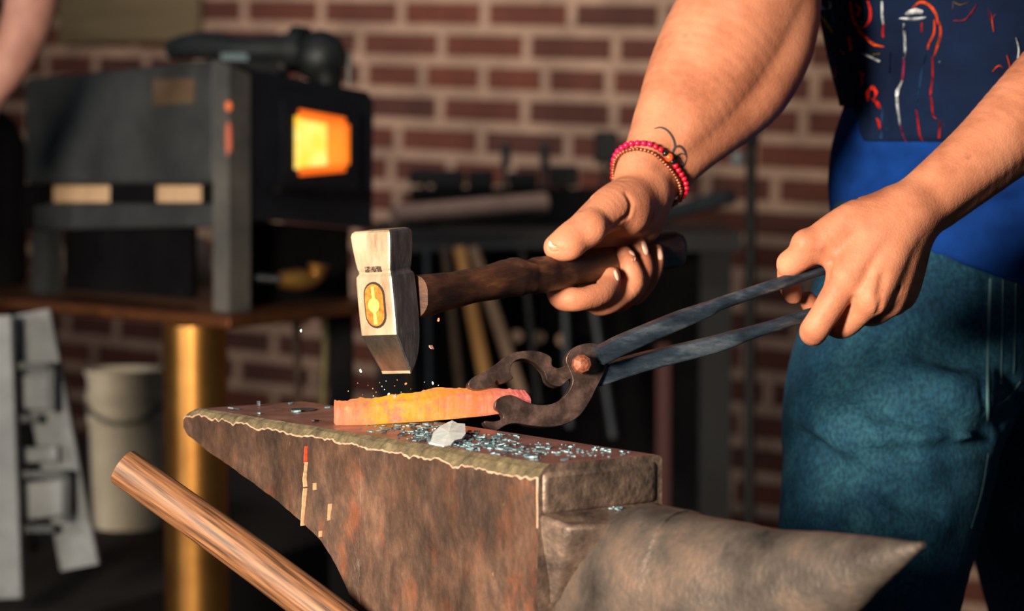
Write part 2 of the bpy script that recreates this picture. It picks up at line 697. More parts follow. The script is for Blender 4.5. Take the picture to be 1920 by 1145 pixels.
# upset end of the face (rounded far corner) and the cutting table
b_ = MB()
ft = [AV(LEN - 0.03, 0.003, ZF - 0.0035), AV(LEN + 0.0016, 0.003, ZF - 0.0040), AV(LEN + 0.0016, WID - 0.006, ZF - 0.0030), AV(LEN - 0.002, WID - 0.001, ZF - 0.0030), AV(LEN - 0.03, WID - 0.001, ZF - 0.003)]
b_.add(*prism([p - np.array([0, 0, 0.0235]) for p in ft], np.array([0, 0, 0.0235])))
b_.build('face_end', m_endface, anvil, bevel=0.004, seg=3, smooth=True)
ZT = ZF - 0.0265
b_ = MB()
tb = [AV(LEN - 0.012, 0.001, ZT + 0.001), AV(LEN + 0.022, 0.003, ZT - 0.004), AV(LEN + 0.032, 0.020, ZT - 0.0035), AV(LEN + 0.030, 0.074, ZT - 0.002), AV(LEN - 0.010, 0.084, ZT + 0.001)]
tl = [AV(LEN - 0.012, 0.002, ZT - 0.010), AV(LEN + 0.020, 0.004, ZT - 0.014), AV(LEN + 0.030, 0.020, ZT - 0.013), AV(LEN + 0.028, 0.072, ZT - 0.013), AV(LEN - 0.010, 0.082, ZT - 0.010)]
ap = AV(LEN + 0.004, 0.012, ZT - 0.047)
ap2 = AV(LEN - 0.012, 0.004, ZT - 0.060)
V_ = tb + tl + [ap, ap2, AV(LEN - 0.01, 0.06, ZT - 0.05)]
F_ = [(0, 1, 2, 3, 4), (0, 5, 6, 1), (1, 6, 7, 2), (2, 7, 8, 3), (3, 8, 9, 4), (4, 9, 5, 0), (5, 11, 10, 6), (6, 10, 7), (7, 10, 12, 8), (8, 12, 9), (9, 12, 11, 5), (11, 12, 10)]
mk('cutting_table', V_, F_, m_endface, anvil, smooth=True, bevel=0.0025, seg=2)
# horn
vh = 0.047
ht = [side_px(px, py, vh) for px, py in ((1232, 946), (1300, 957), (1400, 975), (1490, 990), (1560, 992), (1640, 1003), (1700, 1013), (1731, 1017))]
hb = [side_px(px, py, vh) for px, py in ((1731, 1024), (1690, 1062), (1640, 1104), (1590, 1150), (1530, 1205), (1440, 1270), (1300, 1335))][::-1]
stip = ht[-1][0]
hs = np.concatenate([np.linspace(LEN - 0.006, stip - 0.012, 46), np.linspace(stip - 0.010, stip, 8)])
path = []; sect = []
for s in hs:
    zt = float(np.interp(s, [LEN] + [p[0] for p in ht], [ZT - 0.006] + [p[1] for p in ht]))
    zb = float(np.interp(s, [LEN] + [p[0] for p in hb], [ZT - 0.100] + [p[1] for p in hb]))
    f = np.clip((stip - s) / (stip - LEN), 0, 1)
    hw = 0.041 * f ** 0.8
    g_ = min(max((s - LEN) / 0.055, 0.0), 1.0)
    hw *= 0.76 + 0.24 * g_ * g_ * (3 - 2 * g_)
    hw *= 1.0 + 0.07 * (1 / (1 + math.exp(-(f - 0.52) * 60)))
    hw = max(hw, 0.0016)
    hh = max((zt - zb) / 2, 0.0016)
    zc = (zt + zb) / 2
    path.append(AV(s, vh - 0.002 * f, zc))
    k = 48
    sec = []
    for i in range(k):
        a = 2 * math.pi * i / k
        n_ = 1 + 0.018 * mnoise.noise((s * 30, math.cos(a) * 1.5, math.sin(a) * 1.5)) * f
        ca, sa = math.cos(a), math.sin(a)
        ex = 0.97
        sec.append((hw * math.copysign(abs(ca) ** ex, ca) * n_, hh * math.copysign(abs(sa) ** ex, sa) * n_))
    sect.append(sec)
V_, F_ = sweep(path, sect)
mk('horn', V_, F_, m_horn, anvil)
# hardy hole and pritchel hole, dark pits in the face near the heel
m_pit = M_plain('dark_pit', (0.012, 0.010, 0.010, 1), 0.9)
for px, py, r in ((570, 768, 0.0085),):
    q = onz(px, py, ZF + 0.0002)
    V_, F_ = lathe(q, [(r * 0.2, 0.0), (r * 0.95, 0.0), (r, 0.0003), (r * 0.97, 0.0006), (r * 0.90, 0.0004), (r * 0.2, 0.0004)], 20)
    mk('pritchel_hole', V_, F_, [m_pit], anvil)

# paint runs and light scratches on the anvil's side
m_scr = M_plain('pale_scratch', lin((206, 168, 128)), 0.6)
m_run = M_plain('red_paint_run', lin((196, 70, 40)), 0.6)
def side_mark(name, pts, wpx, mat):
    V = []; Fs = []
    pts = [(x + 0.8 * mnoise.noise((y * 0.12, x, 2)), y) for x, y in catmull(np.array(pts, float), 6)]
    for i, (px, py) in enumerate(pts):
        s, z = side_px(px, py, 0.0)
        wv = mm(wpx * (0.55 + 0.35 * mnoise.noise((px * .1, i * 0.35, 0))), 1.65)
        V += [AV(s - wv / 2, -0.0016, z), AV(s + wv / 2, -0.0016, z), AV(s + wv / 2, 0.001, z), AV(s - wv / 2, 0.001, z)]
    for i in range(len(pts) - 1):
        a = i * 4
        for j in range(4):
            Fs.append((a + j, a + (j + 1) % 4, a + 4 + (j + 1) % 4, a + 4 + j))
    Fs += [(3, 2, 1, 0), tuple(len(V) - 4 + j for j in range(4))]
    return mk(name, V, Fs, mat, anvil, smooth=False)
side_mark('paint_run', [(576, 836), (575, 852), (574, 868)], 4.5, m_run)
side_mark('scratch', [(576, 866), (574, 884), (572, 900), (573, 912)], 3.5, m_scr)
side_mark('scratch', [(573, 915), (571, 935), (570, 955), (568, 985)], 4, m_scr)
side_mark('scratch', [(620, 944), (619, 958), (618, 975)], 2.2, m_scr)
side_mark('scratch', [(591, 905), (591, 918)], 1.8, m_scr)
side_mark('scratch', [(602, 995), (602, 1006)], 1.8, m_scr)

# stump under the anvil
m_stump = M_noise('stump_wood', [(0.3, lin((40, 26, 18))), (0.7, lin((78, 52, 34)))], 14, 0.8, 0, 0.5, 0.003, (1, 1, 0.1))
c0 = AV(LEN * 0.62, WID / 2, 0.0)
V_, F_ = lathe(c0, [(0.24, 0), (0.235, 0.03), (0.225, 0.25), (0.225, 0.485), (0.218, 0.50)], 40)
tag(mk('stump', V_, F_, m_stump), 'dark log stump carrying the rusty anvil', 'stump')

# ------------------------------------------------------------------ floor and brick wall
m_floor = M_noise('dark_floor', [(0.3, lin((14, 13, 13))), (0.7, lin((26, 24, 22)))], 6, 0.85, 0, 0.3, 0.004)
fl = mk('floor', *box((-1.0, 5.0, -0.05), (12, 15, 0.1)), m_floor, smooth=False)
tag(fl, 'dark dirty workshop floor', 'floor', kind='structure')

# wall runs from far left to near right
WY0 = 6.12; WSL = -0.70
wdir = nz([1, WSL, 0]); wn = np.array([wdir[1], -wdir[0], 0])    # wn points towards the camera
if wn[1] > 0: wn = -wn
def wall_mat():
    m, nt, b = new_mat('brick_wall')
    tc = nt.nodes.new('ShaderNodeTexCoord')
    mp = nt.nodes.new('ShaderNodeMapping')
    mp.inputs['Location'].default_value = WALL_OFF
    mp.inputs['Rotation'].default_value = (0, 0, WALL_ROLL)
    nt.links.new(tc.outputs['UV'], mp.inputs['Vector'])
    br = nt.nodes.new('ShaderNodeTexBrick')
    br.inputs['Scale'].default_value = 1.0
    br.inputs['Brick Width'].default_value = BRICK[0]
    br.inputs['Row Height'].default_value = BRICK[1]
    br.inputs['Mortar Size'].default_value = 0.0125
    br.inputs['Mortar Smooth'].default_value = 0.15
    br.inputs['Bias'].default_value = 0.0
    br.squash_frequency = 3
    br.squash = 0.72
    br.inputs['Color1'].default_value = lin((118, 66, 52))
    br.inputs['Color2'].default_value = lin((86, 54, 48))
    br.inputs['Mortar'].default_value = lin((186, 158, 138))
    nt.links.new(mp.outputs['Vector'], br.inputs['Vector'])
    r, n, _ = noise_ramp(nt, [(0.3, (0.62, 0.60, 0.60, 1)), (0.7, (1.15, 1.1, 1.08, 1))], 9, 6, 0.6)
    c = mix(nt, 1.0, br.outputs['Color'], r.outputs[0], 'MULTIPLY')
    nt.links.new(c, b.inputs['Base Color'])
    b.inputs['Roughness'].default_value = 0.9
    mt = nt.nodes.new('ShaderNodeMath'); mt.operation = 'SUBTRACT'
    mt.inputs[0].default_value = 1.0
    nt.links.new(br.outputs['Fac'], mt.inputs[1])
    bump(nt, b, mt.outputs[0], 0.8, 0.008)
    return m
BRICK = (0.226, 0.0690)
WALL_OFF = (0.112, -0.002, 0.0)
WALL_ROLL = math.radians(1.9)
def WP(s, z, off=0.0):
    return np.array([0, WY0, 0]) + wdir * s + wn * off + np.array([0, 0, z])
V_, F_ = hexa([WP(-6.5, 0, -0.2), WP(4.2, 0, -0.2), WP(4.2, 0, 0), WP(-6.5, 0, 0)], [WP(-6.5, 3.0, -0.2), WP(4.2, 3.0, -0.2), WP(4.2, 3.0, 0), WP(-6.5, 3.0, 0)])
wall = mk('wall_back', V_, F_, wall_mat(), smooth=False, origin=(0, WY0, 0))
tag(wall, 'red brick wall with wide pale mortar joints behind the forge', 'wall', kind='structure')
uv = wall.data.uv_layers.new(name='UVMap')
for pl in wall.data.polygons:
    for li in pl.loop_indices:
        q = np.array(wall.data.vertices[wall.data.loops[li].vertex_index].co) + np.array(wall.location)
        uv.data[li].uv = (float(np.dot(q - np.array([0, WY0, 0]), wdir)), float(q[2]))
def on_wall(px, py, off=0.0):
    r = ray(px, py)
    o = WP(0, 0, off)
    return CAM + r * (np.dot(o - CAM, wn) / np.dot(r, wn))
# pale board fixed to the wall at the upper left
m_board = M_noise('weathered_board', [(0.3, lin((104, 92, 66))), (0.7, lin((140, 124, 96)))], 10, 0.8, 0, 0.3, 0.002, (0.3, 0.3, 2))
q = [on_wall(108, 82, 0.02), on_wall(372, 78, 0.02), on_wall(372, -60, 0.02), on_wall(108, -60, 0.02)]
tag(mk('sign_board', *slab(q, 0.02, -wn), m_board, smooth=False, bevel=0.004), 'weathered beige board fixed on the bricks above the forge', 'board')
# ------------------------------------------------------------------ hammer
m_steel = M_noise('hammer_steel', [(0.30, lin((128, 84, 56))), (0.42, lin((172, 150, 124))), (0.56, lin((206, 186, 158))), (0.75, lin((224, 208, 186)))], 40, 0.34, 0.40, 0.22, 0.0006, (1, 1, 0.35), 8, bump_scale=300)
m_steel_shade = M_noise('shaded_side_steel', [(0.3, lin((62, 64, 68))), (0.55, lin((104, 106, 110))), (0.75, lin((146, 144, 142)))], 140, 0.42, 0.75, 0.3, 0.0006, (1, 1, 0.25), 8, bump_scale=500)  # same steel darker and bluer, side faces' shade put into the colour
m_facet = M_noise('ground_steel_facet', [(0.3, lin((108, 100, 90))), (0.6, lin((150, 140, 126))), (0.8, lin((180, 164, 146)))], 90, 0.30, 0.9, 0.25, 0.0005, (1, 1, 0.3), 8, bump_scale=420)
def char_wood():
    m, nt, b = new_mat('charred_handle_wood')
    r, n, mp = noise_ramp(nt, [(0.34, lin((24, 15, 12))), (0.48, lin((58, 36, 25))), (0.62, lin((104, 66, 43))), (0.78, lin((168, 112, 72)))], 40, 9, 0.7, (0.35, 0.35, 1.6))
    nt.links.new(r.outputs[0], b.inputs['Base Color'])
    b.inputs['Roughness'].default_value = 0.5
    bump(nt, b, n.outputs['Fac'], 0.5, 0.0015)
    return m
m_char = char_wood()
H0 = P(780, 553, 1.72); H1 = P(1262, 468, 1.945)
def dH(px):
    return 1.72 + (1.945 - 1.72) * (px - 780) / (1262 - 780)
hd = nz(H1 - H0)
E_ = -hd
Lraw = P(735, 705, 1.705) - P(712, 428, 1.70)
L_ = nz(Lraw - E_ * np.dot(Lraw, E_))
S_ = np.cross(L_, E_)
if S_[0] < 0: S_ = -S_
HT = P(714, 430, 1.71)
HL = np.linalg.norm(P(736, 702, 1.71) - HT)
hammer = empty('hammer', HT + L_ * HL, 'forging hammer with scuffed bright steel head, raised above the glowing bar', 'hammer')
prof = [(0.0, .0140, .0092, .0092), (.012, .0152, .0104, .0104), (.035, .0157, .0110, .0110), (.12, .0150, .0110, .0110), (.22, .0138, .0108, .0108), (.262, .0131, .0106, .0106), (.28, .0127, .0100, .0100), (.292, .0127, .0100, .0100), (.315, .0140, .0113, .0113), (.36, .0143, .0115, .0115),
        (.50, .0144, .0116, .0117), (.62, .0143, .0116, .0118), (.715, .0140, .0116, .0118), (.725, .0139, .0113, .0118), (.80, .0132, .0080, .0114), (.86, .0126, .0052, .0104), (.91, .0122, .0028, .0088), (.95, .0118, .0009, .0068), (.98, .0115, -.0005, .0044), (1.0, .0112, -.0014, .0030)]
V_ = []; k = None
for t, hs_, ea, eb in prof:
    he_ = (ea + eb) / 2
    r_ = rrect(hs_, he_, 0.0016, 2)
    k = len(r_)
    c = HT + L_ * (HL * t) + E_ * ((ea - eb) / 2)
    V_ += [c + S_ * a_ + E_ * b_ for a_, b_ in r_]
F_ = []; mi_ = []
for i in range(len(prof) - 1):
    for j in range(k):
        j2 = (j + 1) % k
        F_.append((i * k + j, i * k + j2, (i + 1) * k + j2, (i + 1) * k + j))
        a = (V_[i * k + j] + V_[i * k + j2]) / 2 - (HT + L_ * HL * prof[i][0])
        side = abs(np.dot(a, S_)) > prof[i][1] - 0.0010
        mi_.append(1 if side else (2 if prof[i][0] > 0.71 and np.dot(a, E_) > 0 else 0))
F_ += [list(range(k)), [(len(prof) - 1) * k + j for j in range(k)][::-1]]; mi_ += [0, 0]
mk('hammer_head', V_, F_, [m_steel, m_steel_shade, m_facet], hammer, midx=mi_, angle=30, smooth=False, bevel=0.0003)
# eye of the head with the wedged handle end
m_eye = M_noise('burnt_end_grain', [(0.3, lin((120, 60, 14))), (0.7, lin((206, 128, 40)))], 300, 0.5, 0, 0.4, 0.0005)
m_brass = M_noise('pale_wedge', [(0.3, lin((206, 172, 76))), (0.7, lin((236, 208, 116)))], 300, 0.4, 0.2, 0.2, 0.0004)
def eye_c(e):
    return HT + L_ * (HL * 0.508) + S_ * (-0.0003) + E_ * (0.0115 + e)
def racetrack(a, b, n=10):
    o = []
    for i in range(n + 1):
        t = math.pi * i / n
        o.append((a * math.cos(t), (b - a) + a * math.sin(t)))
    for i in range(n + 1):
        t = math.pi + math.pi * i / n
        o.append((a * math.cos(t), -(b - a) + a * math.sin(t)))
    return o
def eye_plate(name, outline, e0, e1, mat, off=(0, 0), par=hammer, **kw):
    lo = [eye_c(e0) + S_ * (x + off[0]) + L_ * (y + off[1]) for x, y in outline]
    return mk(name, *prism(lo, E_ * (e1 - e0)), mat, par, smooth=False, **kw)
eye_plate('eye_rim', racetrack(0.0081, 0.0140), -0.004, 0.0004, M_plain('dark_gap', lin((34, 24, 18)), 0.8))
hend = eye_plate('handle_end', racetrack(0.0070, 0.0127), -0.003, 0.0009, m_eye)
eye_plate('wedge', circ(0.0044, 24), 0.0, 0.0016, m_brass, par=hend)
eye_plate('wedge', [(-.0011, -.0112), (.0011, -.0112), (.0013, .0116), (-.0013, .0116)], 0.0, 0.0013, m_brass, par=hend)
# stamped mark, a dark bar under the neck
mk('stamped_mark', *box(HT + L_ * (HL * 0.262) + E_ * 0.0106, (0.0125, 0.0008, 0.0034), axes=(S_, E_, L_)), M_noise('dark_stamp', [(0.45, lin((46, 36, 30))), (0.6, lin((140, 118, 98)))], 420, 0.6, 0.4), hammer, smooth=False)
# handle
hp = [(776, 555, 40), (800, 553, 40), (830, 547, 36), (865, 540, 33), (900, 533, 33), (930, 527, 34), (955, 521, 36), (968, 519, 37), (984, 520, 32), (994, 520, 30), (1006, 517, 34), (1020, 514, 34), (1034, 513, 31), (1048, 511, 32), (1062, 508, 34), (1080, 504, 31), (1110, 497, 32), (1150, 490, 33), (1190, 482, 34), (1225, 474, 35), (1246, 470, 35), (1262, 468, 34), (1269, 467, 30), (1272, 467, 22)]
pp = catmull(np.array([list(P(x, y, dH(x))) + [mm(r, dH(x))] for x, y, r in hp]), 4)
sect = []
for i, q in enumerate(pp):
    r = q[3]
    s_ = []
    for j in range(24):
        a = 2 * math.pi * j / 24
        n_ = 1 + 0.05 * mnoise.noise((i * 0.25, math.cos(a) * 2, math.sin(a) * 2))
        ex = 0.8
        ca, sa = math.cos(a), math.sin(a)
        s_.append((0.80 * r * math.copysign(abs(ca) ** ex, ca) * n_, r * math.copysign(abs(sa) ** ex, sa) * n_))
    sect.append(s_)
V_, F_ = sweep(pp[:, :3], sect)
mk('handle', V_, F_, m_char, hammer)

# ------------------------------------------------------------------ glowing bar
def bar_mat():
    m, nt, b = new_mat('glowing_steel')
    tc = nt.nodes.new('ShaderNodeTexCoord')
    sx = nt.nodes.new('ShaderNodeSeparateXYZ')
    nt.links.new(tc.outputs['Generated'], sx.inputs[0])
    rr = nt.nodes.new('ShaderNodeValToRGB')
    els = rr.color_ramp.elements
    stops = [(0.0, lin((250, 150, 96))), (0.12, lin((252, 150, 84))), (0.24, lin((255, 190, 14))), (0.42, lin((255, 184, 8))), (0.55, lin((255, 156, 46))), (0.70, lin((255, 140, 60))), (0.84, lin((244, 118, 92))), (1.0, lin((190, 78, 92)))]
    while len(els) < len(stops): els.new(0.5)
    for e, (p, c) in zip(els, stops):
        e.position = p; e.color = c
    nt.links.new(sx.outputs[0], rr.inputs[0])
    r2, n2, _ = noise_ramp(nt, [(0.36, (0, 0, 0, 1)), (0.50, (1, 1, 1, 1))], 130, 6, 0.7)
    c = mix(nt, r2.outputs[0], lin((238, 132, 104)), rr.outputs[0])
    r3, n3, _ = noise_ramp(nt, [(0.60, (0, 0, 0, 1)), (0.67, (0.85, 0.85, 0.85, 1))], 105, 7, 0.75)
    c = mix(nt, r3.outputs[0], c, lin((190, 84, 96)))
    r5, n5, _ = noise_ramp(nt, [(0.58, (0, 0, 0, 1)), (0.68, (0.8, 0.8, 0.8, 1))], 150, 7, 0.75)
    c = mix(nt, r5.outputs[0], c, lin((255, 206, 130)))
    nt.links.new(c, b.inputs['Emission Color'])
    b.inputs['Emission Strength'].default_value = 0.92
    r4, n4, _ = noise_ramp(nt, [(0.4, lin((60, 30, 25))), (0.6, lin((110, 60, 44)))], 90)
    nt.links.new(r4.outputs[0], b.inputs['Base Color'])
    b.inputs['Roughness'].default_value = 0.75
    bump(nt, b, n2.outputs['Fac'], 0.6, 0.0015)
    return m
bp_ = [(628, 775, 1.728, 20), (650, 775, 1.729, 20), (690, 773, 1.731, 21), (740, 769, 1.734, 22), (790, 764, 1.737, 24), (830, 759, 1.740, 26), (870, 757, 1.742, 24), (910, 755, 1.745, 22), (945, 752, 1.747, 19), (975, 748, 1.749, 13), (990, 746, 1.750, 10)]
pp = catmull(np.array([[*P(x, y, d), mm(r, d)] for x, y, d, r in bp_]), 8)
sect = []
for i, q in enumerate(pp):
    s_ = []
    for x, y in rrect(0.0078, q[3], 0.0016, 2):
        n_ = mnoise.noise((i * 0.18, x * 120, y * 120)) * 0.0008 + mnoise.noise((i * 0.55, x * 300, y * 300 + 4)) * 0.0004
        y2 = y - (0.24 * x if y > 0 else 0.0)
        if y > 0: y2 += 0.0009 * mnoise.noise((i * 0.32, 3.1, 0)) + 0.0007 * mnoise.noise((i * 0.9, x * 90, 8))
        s_.append((x + n_ * 1.2 + 0.0006 * mnoise.noise((i * .45, y * 160, 2)), y2 + n_ * (1.3 if y > 0 else 0.3)))
    sect.append(s_)
V_, F_ = sweep(pp[:, :3], sect)
tag(mk('hot_bar', V_, F_, bar_mat(), smooth=False), 'glowing yellow and orange steel bar lying on the anvil, held by tongs', 'steel bar')

# ------------------------------------------------------------------ tongs
m_jaw = M_noise('tong_jaw_steel', [(0.3, lin((44, 36, 34))), (0.5, lin((86, 70, 65))), (0.7, lin((136, 110, 102)))], 70, 0.38, 0.7, 0.4, 0.0008, detail=8, bump_scale=260)
m_rein = M_noise('blue_black_rein_steel', [(0.3, lin((36, 48, 62))), (0.52, lin((84, 102, 120))), (0.72, lin((160, 174, 186)))], 45, 0.36, 0.8, 0.3, 0.0006, (0.6, 0.6, 2), 8, bump_scale=240)
m_rivet = M_noise('rusty_rivet', [(0.3, lin((104, 56, 40))), (0.7, lin((160, 98, 74)))], 300, 0.5, 0.4, 0.4, 0.0006)
TD = 1.735
tongs = empty('tongs', P(930, 800, TD), 'long blacksmith tongs with round looped jaws gripping the glowing bar', 'tongs')
tn = nz(FWD * 1.0 + np.array([-0.10, 0, -0.10]))       # thickness direction of the jaw plates
def plate(name, outline, d0, th, mat, sm=4, bevel=0.0022, parent=tongs, keep=()):
    pts = np.array(outline, float)
    if sm > 1:
        pts = catmull(pts, sm, closed=True)
    poly = [P(x, y, d0 + TD_SLOPE * (x - 1000)) for x, y in pts]
    return mk(name, *prism(poly[::-1], tn * th), mat, parent, smooth=True, bevel=bevel, seg=3)
TD_SLOPE = 0.00012
# front half: lower jaw, bow and boss
low = [(1088, 646), (1112, 643), (1134, 652), (1142, 672), (1132, 700), (1118, 728), (1106, 752), (1088, 778), (1062, 794), (1030, 800), (992, 797), (966, 793), (948, 797), (930, 807), (914, 800), (908, 789),
       (927, 790), (944, 783), (938, 772), (928, 764), (931, 750), (944, 742), (962, 741), (985, 752), (1010, 759), (1034, 757), (1054, 747), (1068, 730), (1074, 712), (1068, 694), (1061, 674), (1070, 656)]
plate('jaw', low, TD, 0.019, m_jaw, 3, 0.0042)
# back half: upper jaw and bow
upj = [(884, 728), (878, 720), (886, 708), (905, 698), (930, 682), (945, 670), (962, 661), (990, 657), (1016, 660), (1034, 670), (1035, 684), (1046, 690), (1062, 684), (1090, 676), (1120, 690), (1126, 706), (1100, 712), (1072, 708), (1050, 724),
       (1028, 716), (1020, 696), (1004, 681), (984, 672), (966, 676), (957, 690), (958, 702), (962, 709), (940, 718), (932, 711), (924, 724), (900, 730)]
plate('jaw', upj, TD + 0.010, 0.021, m_jaw, 3, 0.0032)
# rivet
V_, F_ = lathe(P(1091, 682, TD) - tn * 0.0005, [(0.0062, 0.004), (0.0062, 0.0), (0.0055, -0.0022), (0.0035, -0.0036), (0.0012, -0.0040)], 9, axis=tn)
mk('rivet', V_, F_, m_rivet, tongs, smooth=False)
def rein(name, pts, mat):
    q = catmull(np.array([[*P(x, y, d), mm(h, d), wd, rd] for x, y, d, h, wd, rd in pts]), 5)
    sect = [rrect(a[4], a[3], min(a[3], a[4]) * a[5], 3) for a in q]
    return mk(name, *sweep(q[:, :3], sect), mat, tongs)
rein('rein', [(1122, 667, 1.744, 17, .0066, .3), (1140, 659, 1.746, 17, .0066, .3), (1165, 646, 1.749, 17, .0062, .3), (1220, 622, 1.757, 16, .0060, .3), (1280, 597, 1.766, 15, .0058, .3), (1325, 580, 1.773, 13, .0056, .45), (1345, 571, 1.776, 12, .0052, .9), (1400, 552, 1.785, 12, .0046, .98), (1460, 532, 1.794, 12, .0044, .98), (1520, 512, 1.803, 12, .0042, .98), (1548, 504, 1.807, 11, .0040, .98)], m_rein)
rein('rein', [(1085, 706, 1.757, 16, .0060, .3), (1120, 705, 1.760, 18, .0062, .3), (1152, 694, 1.763, 18, .0062, .3), (1210, 677, 1.770, 17, .0060, .3), (1280, 660, 1.778, 16, .0058, .3), (1340, 645, 1.785, 15, .0058, .35), (1375, 634, 1.789, 14, .0056, .5), (1400, 626, 1.792, 13, .0050, .9), (1450, 611, 1.798, 12, .0044, .98), (1510, 592, 1.806, 12, .0042, .98), (1560, 577, 1.812, 11, .0042, .98), (1600, 565, 1.817, 10, .0040, .98)], m_rein)

# ------------------------------------------------------------------ round wooden stick, lower left
def stick_mat():
    m, nt, b = new_mat('brown_stick_wood')
    tc = nt.nodes.new('ShaderNodeTexCoord')
    mp = nt.nodes.new('ShaderNodeMapping')
    mp.inputs['Scale'].default_value = (1, 1, 1)
    nt.links.new(tc.outputs['UV'], mp.inputs['Vector'])
    n = nt.nodes.new('ShaderNodeTexNoise'); n.inputs['Scale'].default_value = 1.0; n.inputs['Detail'].default_value = 6
    mp.inputs['Scale'].default_value = (26, 5, 1)
    nt.links.new(mp.outputs['Vector'], n.inputs['Vector'])
    r = nt.nodes.new('ShaderNodeValToRGB')
    els = r.color_ramp.elements
    els.new(0.5); els.new(0.6)
    for e, (p, c) in zip(els, [(0.36, lin((58, 38, 24))), (0.48, lin((106, 70, 44))), (0.62, lin((138, 94, 60))), (0.8, lin((168, 120, 80)))]):
        e.position = p; e.color = c
    nt.links.new(n.outputs['Fac'], r.inputs[0])
    nt.links.new(r.outputs[0], b.inputs['Base Color'])
    b.inputs['Roughness'].default_value = 0.6
    bump(nt, b, n.outputs['Fac'], 0.45, 0.001)
    return m
sp = [P(231, 875, 1.69), P(330, 945, 1.68), P(430, 1016, 1.67), P(530, 1090, 1.66), P(640, 1172, 1.648), P(720, 1232, 1.638), P(770, 1269, 1.632)]
sp = catmull(np.array(sp), 6)
rr_ = [mm(37 + 5 * min(i / 30, 1), 1.64) for i in range(len(sp))]
V_ = []; k = 32
V_, F_ = sweep(sp, [circ(r, k, r * 1.0) for r in rr_])
st = mk('wooden_handle', V_, F_, stick_mat())
tag(st, 'round brown wooden tool handle slanting up beside the anvil, sawn end up', 'tool handle')
uvl = st.data.uv_layers.new(name='UVMap')
for pl in st.data.polygons:
    for li in pl.loop_indices:
        vi = st.data.loops[li].vertex_index
        uvl.data[li].uv = ((vi % k) / k if vi % k <= k / 2 else 1 - (vi % k) / k, (vi // k) / 36.0)
# ------------------------------------------------------------------ scale flakes
m_flake = M_noise('grey_blue_scale', [(0.35, lin((64, 88, 98))), (0.55, lin((112, 152, 164))), (0.7, lin((160, 204, 214)))], 110, 0.45, 0.4, 0.3, 0.0006)
m_white = M_noise('white_scale', [(0.3, lin((196, 222, 224))), (0.6, lin((244, 250, 250)))], 120, 0.5, 0.0, 0.5, 0.0008)
m_dark = M_noise('dark_scale', [(0.3, lin((30, 34, 40))), (0.7, lin((90, 100, 108)))], 160, 0.5, 0.4, 0.3, 0.0006)
m_pinkflake = M_noise('pink_scale', [(0.3, lin((170, 110, 110))), (0.7, lin((232, 176, 160)))], 160, 0.5, 0.2, 0.3, 0.0006)
def flake(mb, c, r, mi=0, nrm=(0, 0, 1), th=0.0005, asp=0.6):
    n = random.randint(5, 8)
    N = nz(nrm); X = nz(np.cross(N, [random.random() - .5, random.random() - .5, 0.1])); Y = np.cross(N, X)
    pts = []
    for i in range(n):
        a = 2 * math.pi * (i + random.random() * 0.5) / n
        q = r * (0.6 + 0.6 * random.random())
        pts.append(np.asarray(c) + X * q * math.cos(a) + Y * q * asp * math.sin(a))
    mb.add(*prism(pts, N * th), mi=mi)
mb = MB()
def on_face(q, marg=0.006):
    s = np.dot(q - Apt, U); v = np.dot(q - Apt, Vv)
    return 0.004 < s < LEN - 0.004 and marg < v < WID - 0.004
cnt = 0
while cnt < 430:
    px = random.gauss(855, 75); py = random.gauss(820 + (px - 855) * 0.17, 12)
    q = onz(px, py, ZF)
    if not on_face(q, 0.010): continue
    tilt = (random.gauss(0, .12), random.gauss(0, .12), 1)
    flake(mb, q + np.array([0, 0, 0.0001]), 0.0012 + 0.0028 * random.random() ** 2, random.choice((0, 0, 0, 2, 2)) if px < 830 else random.choice((0, 0, 0, 0, 2)), tilt)
    cnt += 1
for i in range(70):
    px = random.uniform(980, 1180); py = 836 + (px - 980) * 0.10 + random.gauss(0, 6)
    q = onz(px, py, ZF)
    if on_face(q): flake(mb, q, 0.0008 + 0.0010 * random.random(), 0, (0, 0, 1))
for i in range(60):
    px = random.gauss(1135, 26); py = random.gauss(947, 4) 
    q = onz(px, py, ZT - 0.0005)
    flake(mb, q, 0.0010 + 0.0012 * random.random(), 0, (random.gauss(0, .2), random.gauss(0, .2), 1))
tag(mb.build('scale_flakes', [m_flake, m_white, m_dark], smooth=False), 'scatter of grey blue scale flakes on the anvil face', 'scale', kind='stuff')
# the large white flake
def shard(name, outline, z0, mat, lift=0.0):
    top = []; bot = []
    n = len(outline)
    for x, y, h in outline:
        q = onz(x, y, z0)
        top.append(q + np.array([0, 0, h])); bot.append(q + np.array([0, 0, max(h - 0.0016, 0.0002)]))
    c = np.mean(top, axis=0) + np.array([0, 0, 0.001]); c2 = np.mean(bot, axis=0)
    V = top + bot + [c, c2]
    Fs = []
    for i in range(n):
        j = (i + 1) % n
        Fs += [(i, j, 2 * n), (j, i, n + j), (n + j, i, n + i), (n + j, n + i, 2 * n + 1)]
    return mk(name, V, Fs, mat, smooth=False)
o = shard('scale_chip', [(807, 833, .0012), (812, 820, .0028), (824, 812, .004), (838, 806, .0045), (848, 803, .005), (858, 807, .0045), (872, 808, .0045), (873, 822, .003), (866, 828, .002), (852, 831, .0018), (846, 836, .001), (832, 838, .0006), (818, 835, .0008)], ZF, m_white)
tag(o, 'large white chip of scale on the anvil face below the bar', 'scale chip')
